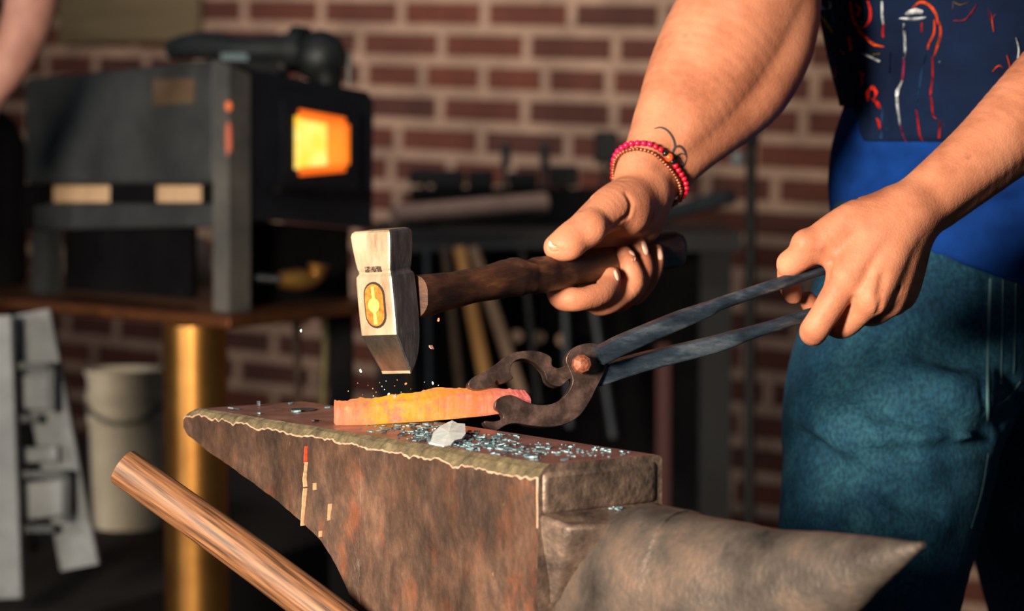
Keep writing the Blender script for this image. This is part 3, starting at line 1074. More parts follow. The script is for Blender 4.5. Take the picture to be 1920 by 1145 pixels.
for i, (px, py, rx, mat, lab) in enumerate((
        (994, 857, .0052, m_flake, 'oval grey flake near the anvil face edge above the horn step'),
        (546, 756, .0030, m_flake, 'pale flake lying beside the hole near the anvil heel'),
        (486, 760, .0022, m_dark, 'small dark crumb standing near the anvil heel'),
        (485, 775, .0020, m_flake, 'small pale blue flake below the dark crumb on the anvil heel'),
        (440, 767, .0040, m_dark, 'thin dark flake nearest the heel end of the anvil'),
        (556, 771, .0040, m_flake, 'bluish flake left of the glowing bar on the anvil heel'),
        (590, 789, .0040, m_dark, 'dark flake in front of the left end of the glowing bar'),
        (720, 809, .0040, m_dark, 'dark splinter in front of the middle of the glowing bar'))):
    mb = MB()
    flake(mb, onz(px, py, ZF + 0.0004), rx, 0, (random.gauss(0, .1), random.gauss(0, .1), 1), 0.0008 if i != 2 else 0.003, 0.5)
    tag(mb.build('scale_flake', [mat], smooth=False), lab, 'scale flake')
# sparks and flakes in the air under the hammer
m_spark = M_emit('orange_spark', [(0.3, lin((255, 120, 50))), (0.7, lin((255, 180, 110)))], 60, 1.0)
air = [(808, 651, .0022, 'p', 'pink flake flying highest right of the hammer'), (822, 599, .0012, 's', 'small orange spark flying under the hammer handle'), (676, 695, .0014, 'w', 'white flake flying left of the hammer tip'),
       (741, 742, .0020, 'p', 'lilac flake flying just above the glowing bar'), (729, 738, .0009, 'w', 'white speck beside the lilac flake above the bar'), (812, 718, .0012, 'w', 'thin white flake flying right of the hammer tip above the bar'),
       (564, 620, .0012, 'w', 'white speck flying far left of the hammer head'), (761, 719, .0011, 's', 'orange spark flying right below the hammer tip'), (671, 718, .0007, 's', None), (699, 728, .0007, 's', None), (716, 724, .0006, 'w', None), (721, 730, .0007, 'w', None), (705, 735, .0006, 's', None),
       (740, 723, .0006, 's', None), (712, 717, .0005, 's', None), (745, 712, .0006, 's', None), (690, 722, .0005, 's', None), (653, 733, .0006, 's', None), (680, 740, .0006, 'p', None), (700, 742, .0006, 'w', None), (728, 748, .0005, 's', None), (752, 735, .0006, 'w', None), (770, 729, .0005, 's', None), (796, 716, .0006, 'w', None), (822, 722, .0006, 'w', None), (724, 714, .0005, 'w', None)]
for px, py, r, kd, lab in air:
    mb = MB()
    r = r if lab else r * 0.7
    q = P(px, py, 1.715 + random.uniform(-.012, .012))
    flake(mb, q, r, 0, (random.gauss(0, 1), -1.2, random.gauss(0, .6)), r * 0.35, 0.65)
    o = mb.build('flying_flake' if kd != 's' else 'spark', [{'p': m_pinkflake, 'w': m_white, 's': m_spark}[kd]], smooth=False)
    tag(o, lab or 'tiny bright speck flying between the hammer tip and the glowing bar', 'spark' if kd == 's' else 'flake', None if lab else 'specks flying under the hammer')
# ------------------------------------------------------------------ the smith
def skin_mat(name, a, b_, c_):
    m, nt, b = new_mat(name)
    r, n, mp = noise_ramp(nt, [(0.30, lin(a)), (0.52, lin(b_)), (0.74, lin(c_))], 26, 7, 0.6)
    r2, n2, _ = noise_ramp(nt, [(0.70, (0, 0, 0, 1)), (0.80, (1, 1, 1, 1))], 70, 3, 0.5)
    c = mix(nt, r2.outputs[0], r.outputs[0], lin(a))
    nt.links.new(c, b.inputs['Base Color'])
    b.inputs['Roughness'].default_value = 0.56
    b.inputs['Specular IOR Level'].default_value = 0.3
    b.inputs['Subsurface Weight'].default_value = 0.12
    b.inputs['Subsurface Radius'].default_value = (0.006, 0.002, 0.001)
    b.inputs['Subsurface Scale'].default_value = 0.6
    v = nt.nodes.new('ShaderNodeTexVoronoi'); v.inputs['Scale'].default_value = 620
    nt.links.new(mp.outputs['Vector'], v.inputs['Vector'])
    n3 = nt.nodes.new('ShaderNodeTexNoise'); n3.inputs['Scale'].default_value = 180; n3.inputs['Detail'].default_value = 5
    nt.links.new(mp.outputs['Vector'], n3.inputs['Vector'])
    ad = nt.nodes.new('ShaderNodeMath'); ad.operation = 'ADD'
    nt.links.new(v.outputs['Distance'], ad.inputs[0]); nt.links.new(n3.outputs['Fac'], ad.inputs[1])
    bump(nt, b, ad.outputs[0], 0.22, 0.0007)
    return m
m_skin = skin_mat('tanned_skin', (156, 96, 70), (192, 126, 96), (208, 144, 112))
m_nail = M_noise('nail', [(0.3, lin((236, 170, 146))), (0.7, lin((246, 200, 178)))], 80, 0.25, 0, 0.05)
m_ink = M_plain('tattoo_ink', lin((70, 66, 66)), 0.55)
m_groove = None

# --- right hand on the hammer and right forearm
fr = Field()
fr.chain([C4(1206, 352, 1.905, 50), C4(1212, 325, 1.910, 52), C4(1236, 282, 1.918, 60), C4(1270, 228, 1.930, 80), C4(1312, 160, 1.948, 104), C4(1356, 85, 1.966, 118), C4(1402, 5, 1.985, 120), C4(1434, -70, 2.0, 116), C4(1462, -150, 2.015, 108)], sm=5)
fr.chain([C4(1240, 340, 1.920, 32), C4(1276, 300, 1.925, 34), C4(1340, 235, 1.945, 50), C4(1405, 165, 1.965, 66), C4(1450, 80, 1.98, 66), C4(1470, 0, 1.99, 58)], k=0.010, sm=4)
fr.chain([C4(1186, 335, 1.897, 30), C4(1212, 282, 1.905, 32), C4(1252, 205, 1.925, 48)], k=0.008, sm=3)
dB = lambda x: dH(x) + 0.019
palm = Field()
for (mx, my, r) in ((1078, 474, 27), (1112, 474, 28), (1148, 470, 27), (1182, 462, 25)):
    palm.chain([C4(1208, 362, 1.908, 44), C4((1208 + mx) / 2 + 8, (362 + my) / 2, (1.912 + dB(mx)) / 2, 36), C4(mx, my, dB(mx), r)], k=0.006, sm=3)
fr.group(palm, 0.008)
th = Field()
th.chain([C4(1206, 366, 1.898, 42), C4(1176, 378, 1.882, 47), C4(1146, 390, 1.866, 42), C4(1118, 410, 1.853, 36), C4(1094, 432, 1.843, 34), C4(1074, 446, 1.838, 33), C4(1054, 459, 1.836, 29), C4(1044, 463, 1.836, 25)], sm=4)
th.sph(P(1108, 426, 1.840), mm(30, 1.84), 0.005)
th.sph(P(1068, 462, 1.835), mm(24, 1.84), 0.005)
fr.group(th, 0.006)
fr.chain([C4(1176, 400, 1.880, 44), C4(1196, 408, 1.892, 34)], k=0.008)
fr.chain([C4(1218, 372, 1.912, 30), C4(1206, 410, 1.908, 32), C4(1196, 418, 1.915, 30)], k=0.007, sm=3)
# fingers of the right hand, each its own chain rooted behind the handle
def finger(pts, k=0.004, sm=4):
    f = Field()
    f.chain([C4(*p) for p in pts], sm=sm)
    return f
FR = {
 'index': [(1078, 476, dB(1078), 26), (1048, 522, dH(1052) + .016, 24), (1052, 555, dH(1056) + .003, 24), (1074, 561, dH(1078) - .012, 23), (1100, 559, dH(1100) - .018, 22), (1126, 550, dH(1126) - .021, 24), (1142, 534, dH(1142) - .020, 21), (1147, 517, dH(1147) - .018, 17)],
 'middle': [(1112, 476, dB(1112), 27), (1106, 530, dH(1106) + .018, 24), (1118, 566, dH(1118) + .002, 23), (1140, 568, dH(1140) - .012, 21), (1164, 554, dH(1164) - .018, 21), (1185, 530, dH(1185) - .022, 24), (1181, 500, dH(1181) - .020, 20), (1170, 475, dH(1170) - .018, 16)],
 'ring': [(1148, 472, dB(1148), 26), (1142, 530, dH(1142) + .018, 23), (1158, 564, dH(1158) + .002, 21), (1180, 552, dH(1180) - .012, 20), (1196, 530, dH(1196) - .018, 20), (1206, 504, dH(1206) - .020, 20), (1202, 478, dH(1202) - .020, 17), (1196, 458, dH(1196) - .018, 14)],
 'little': [(1182, 464, dB(1182), 23), (1174, 520, dH(1174) + .017, 20), (1188, 554, dH(1188) + .003, 18), (1206, 540, dH(1206) - .010, 17), (1219, 520, dH(1219) - .016, 17), (1227, 500, dH(1227) - .018, 17), (1230, 482, dH(1230) - .018, 15), (1231, 470, dH(1231) - .017, 13)],
}
ff = Field()
for k_, pts in FR.items():
    ff.group(finger(pts), 0.0006)
fr.group(ff, 0.0022)
# creases: thumb joint, thenar folds, finger bends
def crease(f, pts, rpx, k, depth=0.0, d0=1.2):
    w_ = []
    for x, y in pts:
        q = f.trace(x, y, d0)
        if q is not None:
            w_.append((q - FWD * depth, mm(rpx, np.dot(q - CAM, FWD))))
    return w_
def carve(f, lst):
    todo = [(crease(f, pts, r, k, dep), k) for pts, r, k, dep in lst]
    for w_, k in todo:
        if len(w_) > 1:
            f.chain(w_, k=k, mode='s')
carve(fr, [
           ([(1028, 458), (1036, 465), (1056, 466), (1070, 459)], 4.0, 0.002, 0.0009),
           ([(1092, 392), (1096, 378), (1108, 370)], 3, 0.003, 0.0008),
           ([(1158, 420), (1176, 404), (1184, 382), (1176, 362)], 3, 0.003, 0.0008),
           ([(1140, 432), (1160, 420), (1168, 400)], 2.2, 0.002, 0.0006),
           ([(1206, 434), (1224, 412), (1228, 392)], 3, 0.003, 0.0006),
           ([(1108, 548), (1112, 536), (1116, 526)], 5, 0.003, 0.0008),
           ])
VRH, FRH = fr.mesh(0.00100, relax=2)

# --- left hand on the tongs and left forearm
fl_ = Field()
fl_.chain([C4(1700, 402, 1.812, 52), C4(1724, 382, 1.815, 55), C4(1780, 336, 1.824, 59), C4(1850, 278, 1.838, 67), C4(1920, 214, 1.855, 78), C4(2000, 146, 1.875, 92), C4(2090, 78, 1.90, 100), C4(2170, 20, 1.92, 96)], sm=5)
fl_.chain([C4(1730, 412, 1.828, 30), C4(1800, 356, 1.838, 36), C4(1890, 280, 1.856, 48), C4(1990, 200, 1.882, 56)], k=0.010, sm=3)
back = Field()
for pts in ([(1694, 398, 1.806, 46), (1646, 440, 1.795, 40), (1610, 486, 1.789, 36), (1586, 524, 1.787, 33)],
            [(1700, 404, 1.808, 46), (1672, 462, 1.797, 38), (1650, 515, 1.789, 34), (1632, 556, 1.787, 32)],
            [(1706, 412, 1.815, 42), (1692, 470, 1.806, 34), (1678, 525, 1.800, 29), (1664, 566, 1.799, 27)],
            [(1712, 418, 1.822, 36), (1708, 470, 1.818, 29), (1700, 520, 1.814, 25), (1690, 556, 1.814, 23)]):
    back.chain([C4(*p) for p in pts], k=0.006, sm=3)
# tendons and knuckles
for pts in ([(1684, 430, 1.793, 7), (1650, 490, 1.782, 8), (1636, 548, 1.778, 10)], [(1694, 445, 1.797, 7), (1682, 510, 1.790, 7), (1668, 560, 1.790, 9)], [(1706, 455, 1.805, 6), (1702, 515, 1.803, 6), (1693, 552, 1.805, 8)]):
    back.chain([C4(*p) for p in pts], k=0.005, sm=3)
for pts in ([(1650, 425, 1.789, 5), (1632, 470, 1.781, 5), (1606, 500, 1.777, 5)], [(1690, 440, 1.797, 5), (1664, 480, 1.788, 5), (1654, 520, 1.784, 5), (1660, 545, 1.787, 4)]):
    back.chain([C4(*p) for p in pts], k=0.004, sm=4)
back.sph(P(1634, 560, 1.783), mm(28, 1.79), 0.006)
back.sph(P(1586, 520, 1.783), mm(28, 1.79), 0.006)
fl_.group(back, 0.010)
thl = Field()
thl.chain([C4(1668, 398, 1.806, 42), C4(1610, 412, 1.797, 40), C4(1560, 438, 1.792, 36), C4(1520, 464, 1.792, 31), C4(1496, 484, 1.795, 27), C4(1480, 500, 1.802, 22), C4(1478, 525, 1.814, 20), C4(1484, 546, 1.822, 19), C4(1488, 556, 1.824, 15)], sm=4)
thl.sph(P(1510, 456, 1.788), mm(27, 1.79), 0.004)
thl.sph(P(1480, 494, 1.798), mm(24, 1.79), 0.003)
fl_.group(thl, 0.008)
fl_.chain([C4(1560, 466, 1.796, 24), C4(1590, 500, 1.797, 26)], k=0.012)      # web between thumb and index
lf = Field()
lf.group(finger([(1588, 522, 1.788, 32), (1566, 556, 1.786, 29), (1544, 592, 1.787, 27), (1526, 620, 1.792, 27), (1530, 618, 1.810, 24), (1556, 590, 1.832, 21), (1572, 562, 1.838, 18)]), 0.0006)
lf.group(finger([(1634, 558, 1.788, 30), (1610, 584, 1.794, 27), (1588, 606, 1.806, 25), (1570, 612, 1.820, 22), (1540, 592, 1.838, 20), (1520, 570, 1.838, 18), (1514, 560, 1.836, 15)]), 0.0006)
lf.group(finger([(1666, 566, 1.800, 26), (1650, 582, 1.810, 24), (1632, 590, 1.824, 22), (1606, 584, 1.842, 20), (1580, 566, 1.846, 17)]), 0.0006)
lf.group(finger([(1691, 556, 1.815, 22), (1682, 570, 1.824, 20), (1664, 576, 1.836, 18), (1640, 566, 1.850, 17), (1620, 552, 1.852, 15)]), 0.0006)
fl_.group(lf, 0.0035)
carve(fl_, [([(1548, 470), (1556, 492), (1552, 520)], 3, 0.004, 0.0006),
            ([(1600, 560), (1590, 590), (1572, 618)], 3, 0.003, 0.0008),
            ([(1656, 520), (1650, 552)], 4, 0.005, 0.0008),
            ([(1652, 566), (1646, 588)], 3, 0.003, 0.0008),
            ([(1682, 500), (1680, 555)], 3, 0.004, 0.0006)])
VLH, FLH = fl_.mesh(0.00105, relax=2)

# --- rest of the body, under the clothes and out of the picture
SHR = P(1640, -560, 2.22); SHL = P(2080, -600, 1.98)
core = Field()
core.chain([C4(1440, -90, 2.004, 112), C4(1470, -170, 2.018, 104), C4(1520, -300, 2.08, 118), (SHR, 0.060)], sm=4)
core.chain([C4(2110, 62, 1.905, 98), C4(2180, 8, 1.93, 96), C4(2190, -200, 1.95, 112), (SHL, 0.058)], sm=4)
neckp = (SHR + SHL) / 2 + np.array([0, 0, 0.05])
core.chain([(SHR, 0.058), ((SHR + SHL) / 2, 0.085), (SHL, 0.058)], k=0.03)
core.chain([((SHR + SHL) / 2, 0.09), C4(1850, 0, 2.13, 210), C4(1830, 480, 2.12, 200)], k=0.03, sm=4)
core.chain([(neckp - np.array([0, 0, .05]), 0.06), (neckp + np.array([-0.03, 0, 0.07]), 0.056)], k=0.02)
hc = neckp + np.array([-0.05, -0.01, 0.17])
core.ell(hc, (0.098, 0.076, 0.118), np.eye(3), 0.02)
core.chain([(hc + np.array([-.07, 0, -.06]), 0.035), (hc + np.array([-.085, 0, -.095]), 0.022)], k=0.03)   # jaw and chin
core.chain([(hc + np.array([-.095, 0, .005]), 0.010), (hc + np.array([-.118, 0, -.03]), 0.013)], k=0.012)  # nose
for sgn in (-1, 1):
    core.ell(hc + np.array([0.0, .078 * sgn, -.015]), (.018, .008, .030), np.eye(3), 0.006)
LEG1 = [C4(1775, 540, 2.11, 150), C4(1690, 760, 2.08, 110), C4(1650, 1000, 2.05, 100), C4(1625, 1350, 2.03, 95), C4(1660, 1900, 2.06, 100), C4(1690, 2520, 2.09, 62), C4(1690, 2650, 2.09, 60)]
LEG2 = [C4(1900, 540, 2.16, 190), C4(1990, 800, 2.20, 150), C4(2040, 1200, 2.22, 120), C4(2060, 1800, 2.26, 100), C4(2080, 2330, 2.30, 62), C4(2080, 2450, 2.30, 60)]
core.chain(LEG1, k=0.02, sm=3)
core.chain(LEG2, k=0.02, sm=3)
VCO, FCO = core.mesh(0.006, relax=2)
body_V = np.concatenate([VRH, VLH, VCO])
body_F = np.concatenate([FRH, FLH + len(VRH), FCO + len(VRH) + len(VLH)])
base = P(1800, 2500, 2.15); base[2] = 0.0
smith = empty('person', base, 'person in blue shirt and jeans swinging a hammer and holding tongs at the anvil', 'person')
mk('body', body_V, body_F, m_skin, smith)

def ribbon(name, field, pts, wpx, mat, parent, lift=0.0004, sm=6, th=0.0, taper=True, build=True, start=1.2):
    pts = catmull(np.array(pts, float), sm) if sm > 1 else np.array(pts, float)
    rows = []
    for i, (x, y) in enumerate(pts):
        a = pts[max(i - 1, 0)]; b = pts[min(i + 1, len(pts) - 1)]
        t = nz(np.array([b[0] - a[0], b[1] - a[1]])); n2 = np.array([-t[1], t[0]])
        f = math.sin(math.pi * (i + 0.6) / (len(pts) + 0.2)) ** 0.5 if taper else 1.0
        row = []
        for o in (-1, 0, 1):
            q = field.trace(x + n2[0] * wpx / 2 * f * o, y + n2[1] * wpx / 2 * f * o, start)
            if q is None: row = None; break
            row.append(q + field.normal(q) * (lift if o == 0 else lift * 0.6))
        if row: rows.append(row)
    if len(rows) < 2: return None
    V = [p for r in rows for p in r]
    Fs = []
    for i in range(len(rows) - 1):
        for j in range(2):
            Fs.append((i * 3 + j, i * 3 + j + 1, i * 3 + j + 4, i * 3 + j + 3))
    if not build: return V, Fs
    o = mk(name, V, Fs, mat, parent)
    return o
def ribbons(name, field, strokes, mat, parent, lift=0.0004, **kw):
    mb = MB()
    for wpx, pts in strokes:
        r = ribbon('', field, pts, wpx, None, None, lift, build=False, **kw)
        if r: mb.add(*r)
    if mb.V:
        o = mb.build(name, mat, parent)
        return o
Z2 = lambda pts: [(980 + x / 2.726, 200 + y / 2.726) for x, y in pts]
tat = [(4.5, Z2([(672, 113), (705, 106), (740, 122), (768, 160), (778, 205), (762, 240), (730, 262)])),
       (5.0, Z2([(765, 225), (782, 206), (806, 203), (828, 226), (838, 262)])), (4.0, Z2([(838, 262), (826, 296), (800, 312), (780, 296), (784, 262), (806, 240), (830, 244)])),
       (4.5, Z2([(770, 235), (776, 275), (790, 318), (815, 338), (830, 362)])), (4.0, Z2([(795, 320), (775, 340), (790, 392), (812, 402), (830, 372)])), (3.5, Z2([(796, 250), (812, 280), (826, 300)]))]
o = ribbons('tattoo', fr, tat, m_ink, smith, 0.0003)
if o: o['label'] = 'dark grey looping tattoo on the wrist'
def nail(field, c, ang, ln, wd, mat=m_nail, lift=0.0006):
    """a finger nail laid on the skin around the given spot"""
    ca, sa = math.cos(ang), math.sin(ang)
    V = []; Fs = []; n = 12; rings = 4
    q0 = field.trace(*c)
    if q0 is None: return
    V.append(q0 + field.normal(q0) * lift)
    for r in range(1, rings + 1):
        f = r / rings
        for i in range(n):
            a = 2 * math.pi * i / n
            ex = 0.7
            x = ln / 2 * f * math.copysign(abs(math.cos(a)) ** ex, math.cos(a)); y = wd / 2 * f * math.copysign(abs(math.sin(a)) ** ex, math.sin(a))
            q = field.trace(c[0] + x * ca - y * sa, c[1] + x * sa + y * ca)
            if q is None or np.linalg.norm(q - q0) > 0.012: q = q0
            V.append(q + field.normal(q) * (lift * (1 - 0.9 * f ** 4)))
    for i in range(n): Fs.append((0, 1 + i, 1 + (i + 1) % n))
    for r in range(rings - 1):
        for i in range(n):
            a = 1 + r * n + i; b = 1 + r * n + (i + 1) % n
            Fs.append((a, a + n, b + n, b))
    mk('fingernail', V, Fs, mat, smith)
nail(fr, (1048, 455), math.radians(172), 40, 15, lift=0.0009)
nail(fr, (1156, 516), math.radians(70), 22, 7, lift=0.0008)
nail(fr, (1186, 482), math.radians(74), 30, 11, lift=0.0009)
nail(fr, (1209, 464), math.radians(74), 28, 10, lift=0.0009)
nail(fr, (1238, 478), math.radians(80), 26, 10, lift=0.0009)

# --- jeans
def denim():
    m, nt, b = new_mat('blue_denim')
    r, n, mp = noise_ramp(nt, [(0.3, lin((10, 38, 60))), (0.5, lin((18, 58, 80))), (0.72, lin((42, 88, 104)))], 13, 7, 0.7)
    r2, n2, _ = noise_ramp(nt, [(0.35, (0.55, 0.6, 0.65, 1)), (0.65, (1.25, 1.22, 1.2, 1))], 420, 2, 0.5, (1, 1, 0.6))
    c = mix(nt, 1.0, r.outputs[0], r2.outputs[0], 'MULTIPLY')
    nt.links.new(c, b.inputs['Base Color'])
    b.inputs['Roughness'].default_value = 0.85
    b.inputs['Specular IOR Level'].default_value = 0.2
    bump(nt, b, n2.outputs['Fac'], 0.4, 0.0012)
    return m
m_denim = denim()
fj = Field()
fj.chain([C4(1780, 470, 2.12, 232), C4(1758, 560, 2.11, 232), C4(1722, 650, 2.09, 222), C4(1690, 730, 2.075, 216), C4(1672, 800, 2.06, 206), C4(1668, 860, 2.06, 200), C4(1652, 960, 2.05, 190), C4(1632, 1080, 2.04, 178), C4(1618, 1250, 2.03, 165), C4(1640, 1700, 2.05, 142), C4(1680, 2200, 2.08, 118), C4(1690, 2640, 2.09, 108)], sm=3)
fj.chain([C4(1900, 480, 2.17, 230), C4(1930, 640, 2.19, 220), C4(2000, 860, 2.22, 195), C4(2060, 1250, 2.24, 165), C4(2072, 1800, 2.27, 135), C4(2080, 2420, 2.30, 105)], k=0.03, sm=3)
for pts, r, k in (([(1640, 815), (1720, 820), (1800, 812)], 26, .022), ([(1590, 850), (1650, 875), (1720, 895)], 24, .02), ([(1520, 770), (1580, 800), (1640, 815)], 26, .022), ([(1600, 930), (1660, 955), (1740, 975)], 24, .022), ([(1700, 720), (1780, 735), (1830, 745)], 24, .022)):
    w_ = [(q + FWD * 0.007, mm(r, 2.0)) for q in (fj.trace(*p) for p in pts) if q is not None]
    if len(w_) > 1: fj.chain(w_, k=k)
jw = [([(1645, 776), (1720, 784), (1790, 792), (1850, 802)], 10, 0.010, 0.0), ([(1622, 852), (1700, 850), (1780, 842), (1856, 828)], 9, 0.009, 0.0),
      ([(1555, 876), (1620, 898), (1690, 932), (1760, 955)], 14, 0.014, 0.0), ([(1500, 822), (1540, 852), (1570, 880)], 12, 0.014, 0.0),
      ([(1740, 650), (1790, 655), (1840, 650)], 14, 0.02, 0.001), ([(1850, 520), (1846, 640), (1844, 740), (1848, 800)], 4, 0.004, 0.0),
      ([(1880, 700), (1900, 720), (1915, 760)], 8, 0.01, 0.0), ([(1852, 800), (1880, 790), (1910, 760)], 6, 0.008, 0.0), ([(1560, 940), (1600, 980), (1640, 1060)], 14, 0.02, 0.0)]
fj.cut(np.array([0, 0, -1.0]), np.array([0, 0, 0.94]), 0.004)
carve(fj, jw)
VJ, FJ = fj.mesh(0.0034, relax=1)
jo = mk('jeans', VJ, FJ, m_denim, smith)
m_thread = M_plain('seam_thread', lin((66, 104, 112)), 0.8)
for st_ in [(5, [(1857, 522), (1854, 600), (1851, 700), (1852, 790)]), (3, [(1880, 524), (1878, 640), (1876, 720)]), (3, [(1904, 528), (1902, 640), (1900, 700)]), (3, [(1866, 760), (1890, 745), (1912, 715)]), (3, [(1852, 850), (1846, 890), (1838, 930), (1820, 990)])]:
    ribbons('seam', fj, [st_], m_thread, jo, 0.0008, taper=False)

# --- shirt
m_shirt = M_noise('blue_shirt_cotton', [(0.3, lin((5, 36, 92))), (0.7, lin((10, 54, 124)))], 18, 0.9, 0, 0.3, 0.001, spec=0.1, bump_scale=500)
def panel_mat():
    m, nt, b = new_mat('navy_printed_cotton')
    r, n, mp = noise_ramp(nt, [(0.3, lin((8, 18, 40))), (0.7, lin((12, 28, 56)))], 22)
    c = r.outputs[0]
    for sc, lo, col in ((58, 0.70, (150, 40, 30)), (73, 0.71, (120, 104, 50)), (64, 0.71, (90, 110, 130))):
        r2, n2, m2 = noise_ramp(nt, [(lo, (0, 0, 0, 1)), (lo + 0.03, (0.8, 0.8, 0.8, 1))], sc, 5, 0.65, (1.3, 1.3, 0.8))
        m2.inputs['Location'].default_value = (sc * .13, 0.7, sc * .05)
        c = mix(nt, r2.outputs[0], c, lin(col))
    nt.links.new(c, b.inputs['Base Color'])
    b.inputs['Roughness'].default_value = 0.9
    b.inputs['Specular IOR Level'].default_value = 0.1
    bump(nt, b, n.outputs['Fac'], 0.3, 0.001)
    return m
m_panel = panel_mat()
Yx = np.array([0, 1.0, 0])
fs = Field()
SH = [C4(1880, -480, 2.14, 300), C4(1864, -250, 2.14, 316), C4(1850, -80, 2.14, 312), C4(1850, 20, 2.14, 298), C4(1850, 120, 2.14, 274), C4(1850, 205, 2.14, 250), C4(1850, 262, 2.14, 268), C4(1850, 330, 2.14, 294), C4(1850, 380, 2.14, 290), C4(1850, 425, 2.14, 280)]
fs.chain(SH, sm=3, flat=(Yx, 1.25))
fs.chain([(SHR, 0.085), C4(1545, -330, 2.12, 165)], k=0.03)
fs.chain([(SHL, 0.082), C4(2190, -260, 1.97, 160)], k=0.03)
fs.chain([(SHR, 0.080), (SHL, 0.080)], k=0.04)
fs.chain([C4(1880, 470, 2.14, 268), C4(1880, 452, 2.14, 272)], k=0.012, flat=(Yx, 1.25))
fs.cut(np.array([0.35, 0, 1.0]), np.array([0.2906, 0, 0.893]), 0.002)
carve(fs, [([(1580, 300), (1620, 318), (1690, 312)], 12, 0.02, 0.001), ([(1640, 345), (1700, 310), (1750, 275)], 9, 0.016, 0.001), ([(1760, 440), (1830, 400), (1915, 380)], 10, 0.018, 0.001),
           ([(1780, 470), (1850, 450), (1920, 440)], 8, 0.015, 0.001), ([(1612, 120), (1622, 200), (1628, 240)], 7, 0.012, 0.0005), ([(1675, 60), (1672, 160), (1660, 240)], 6, 0.012, 0.0004)])
VS, FS = fs.mesh(0.0040, relax=1)
so = mk('shirt', VS, FS, m_shirt, smith)
# dark printed panel over the shirt's chest, wrapped round the torso
AXP = P(1850, 100, 2.14)
def around(z, th, lift):
    c = np.array([AXP[0], AXP[1], z]); e = np.array([math.cos(th), math.sin(th), 0])
    lo, hi = 0.02, 0.35
    ts = np.linspace(lo, hi, 67)
    v = fs.eval(c + np.outer(ts, e))
    k = int(np.argmax(v > 0))
    a, b = ts[max(k - 1, 0)], ts[k]
    fa, fb = v[max(k - 1, 0)], v[k]
    t = a + (b - a) * (fa / (fa - fb)) if fa != fb else a
    return c + e * (t + lift)
zb_ = P(1700, 265, 2.02)[2]
V_ = []; F_ = []
nzr, nth = 34, 60
for i in range(nzr):
    for j in range(nth):
        th = math.radians(150 + (330 - 150) * j / (nth - 1))
        f = i / (nzr - 1)
        lowcut = 0.010 * max(0.0, 1 - abs(th - math.radians(212)) / math.radians(60)) * 0
        left = max(0.0, (math.radians(205) - th) / math.radians(40))
        pxl = project(around(zb_, th, 0.0022))[0] if th < math.radians(260) else 1900.0
        zlow = zb_ + 0.026 * min(max((1617 - pxl) / 32.0, 0.0), 1.0)
        V_.append(around(zlow + (1.20 - zlow) * f, th, 0.0022))
for i in range(nzr - 1):
    for j in range(nth - 1):
        a = i * nth + j
        F_.append((a, a + 1, a + nth + 1, a + nth))
po = mk('printed_panel', V_, F_, m_panel, smith)
po['label'] = 'dark navy paint-splashed panel'
sol = po.modifiers.new('solid', 'SOLIDIFY'); sol.thickness = 0.0015; sol.offset = 1.0
Z3 = lambda pts: [(1500 + x / 3.181, y / 3.181) for x, y in pts]
def paint(name, col, strokes):
    m = M_noise(name, [(0.32, lin((14, 28, 54))), (0.42, lin(tuple(x * .7 for x in col))), (0.54, lin(col))], 130, 0.8, 0, 0.2, 0.0006, spec=0.1)
    for wz, p in strokes:
        ribbons('paint_splash', fs, [(wz / 3.181, Z3(p))], m, po, 0.0055)
paint('red_paint', (214, 44, 30), [(13, [(330, 0), (338, 70), (360, 140), (400, 158), (438, 120), (446, 60), (432, 0)]), (9, [(362, 20), (385, 50), (370, 90)]), (11, [(376, 440), (384, 415), (404, 440), (396, 470), (405, 495)]), (12, [(440, 590), (436, 540), (455, 505), (480, 545), (470, 590)]), (22, [(458, 600), (480, 625), (495, 660)]), (14, [(480, 715), (486, 750), (488, 785)]), (12, [(375, 165), (400, 200), (440, 235)]),
                                 (11, [(805, 330), (806, 450), (795, 540), (800, 640), (808, 700), (830, 720)]), (9, [(712, 670), (722, 750), (728, 810), (746, 835)]), (9, [(925, 118), (985, 116), (1030, 70), (1062, 20)]), (8, [(515, 130), (508, 190), (512, 215)]), (6, [(744, 130), (743, 190)]), (8, [(1120, 0), (1130, 70), (1135, 120)]), (8, [(320, 210), (335, 290)]), (7, [(848, 730), (850, 820)])])
paint('orange_paint', (232, 84, 30), [(16, [(436, 236), (470, 262), (515, 272)]), (20, [(690, 40), (730, 12), (780, 25), (822, 80), (836, 140)]), (15, [(815, 110), (812, 190), (785, 250), (778, 290)]), (17, [(842, 120), (850, 190), (832, 270), (812, 330)]), (13, [(1140, 60), (1150, 120), (1158, 185)]), (9, [(1150, 100), (1190, 50), (1240, 36)]), (9, [(1232, 320), (1250, 400), (1225, 485)]), (12, [(452, 505), (456, 525)]), (8, [(1150, 420), (1185, 385), (1210, 400)])])
paint('white_paint', (196, 206, 214), [(20, [(615, 104), (690, 108), (770, 98)]), (34, [(650, 78), (700, 62), (750, 70)]), (7, [(514, 0), (515, 130)]), (6, [(640, 130), (648, 290), (640, 340)]), (6, [(632, 470), (614, 540), (606, 640), (618, 760)]), (7, [(150, 20), (175, 48), (212, 40), (208, 0)]), (9, [(1284, 215), (1300, 290), (1290, 365)]), (9, [(400, 312), (450, 335), (495, 358)]), (6, [(925, 0), (918, 60)])])
paint('pink_paint', (150, 50, 90), [(6, [(640, 345), (638, 420), (630, 475)]), (5, [(620, 760), (636, 810), (655, 840)]), (8, [(236, 380), (244, 440)])])
paint('yellow_paint', (176, 138, 40), [(10, [(140, 80), (180, 120), (228, 190)]), (8, [(455, 320), (495, 315)]), (7, [(930, 10), (965, 26), (1022, 8)]), (7, [(232, 440), (246, 452)]), (8, [(270, 290), (300, 320)]), (8, [(180, 160), (230, 150)])])
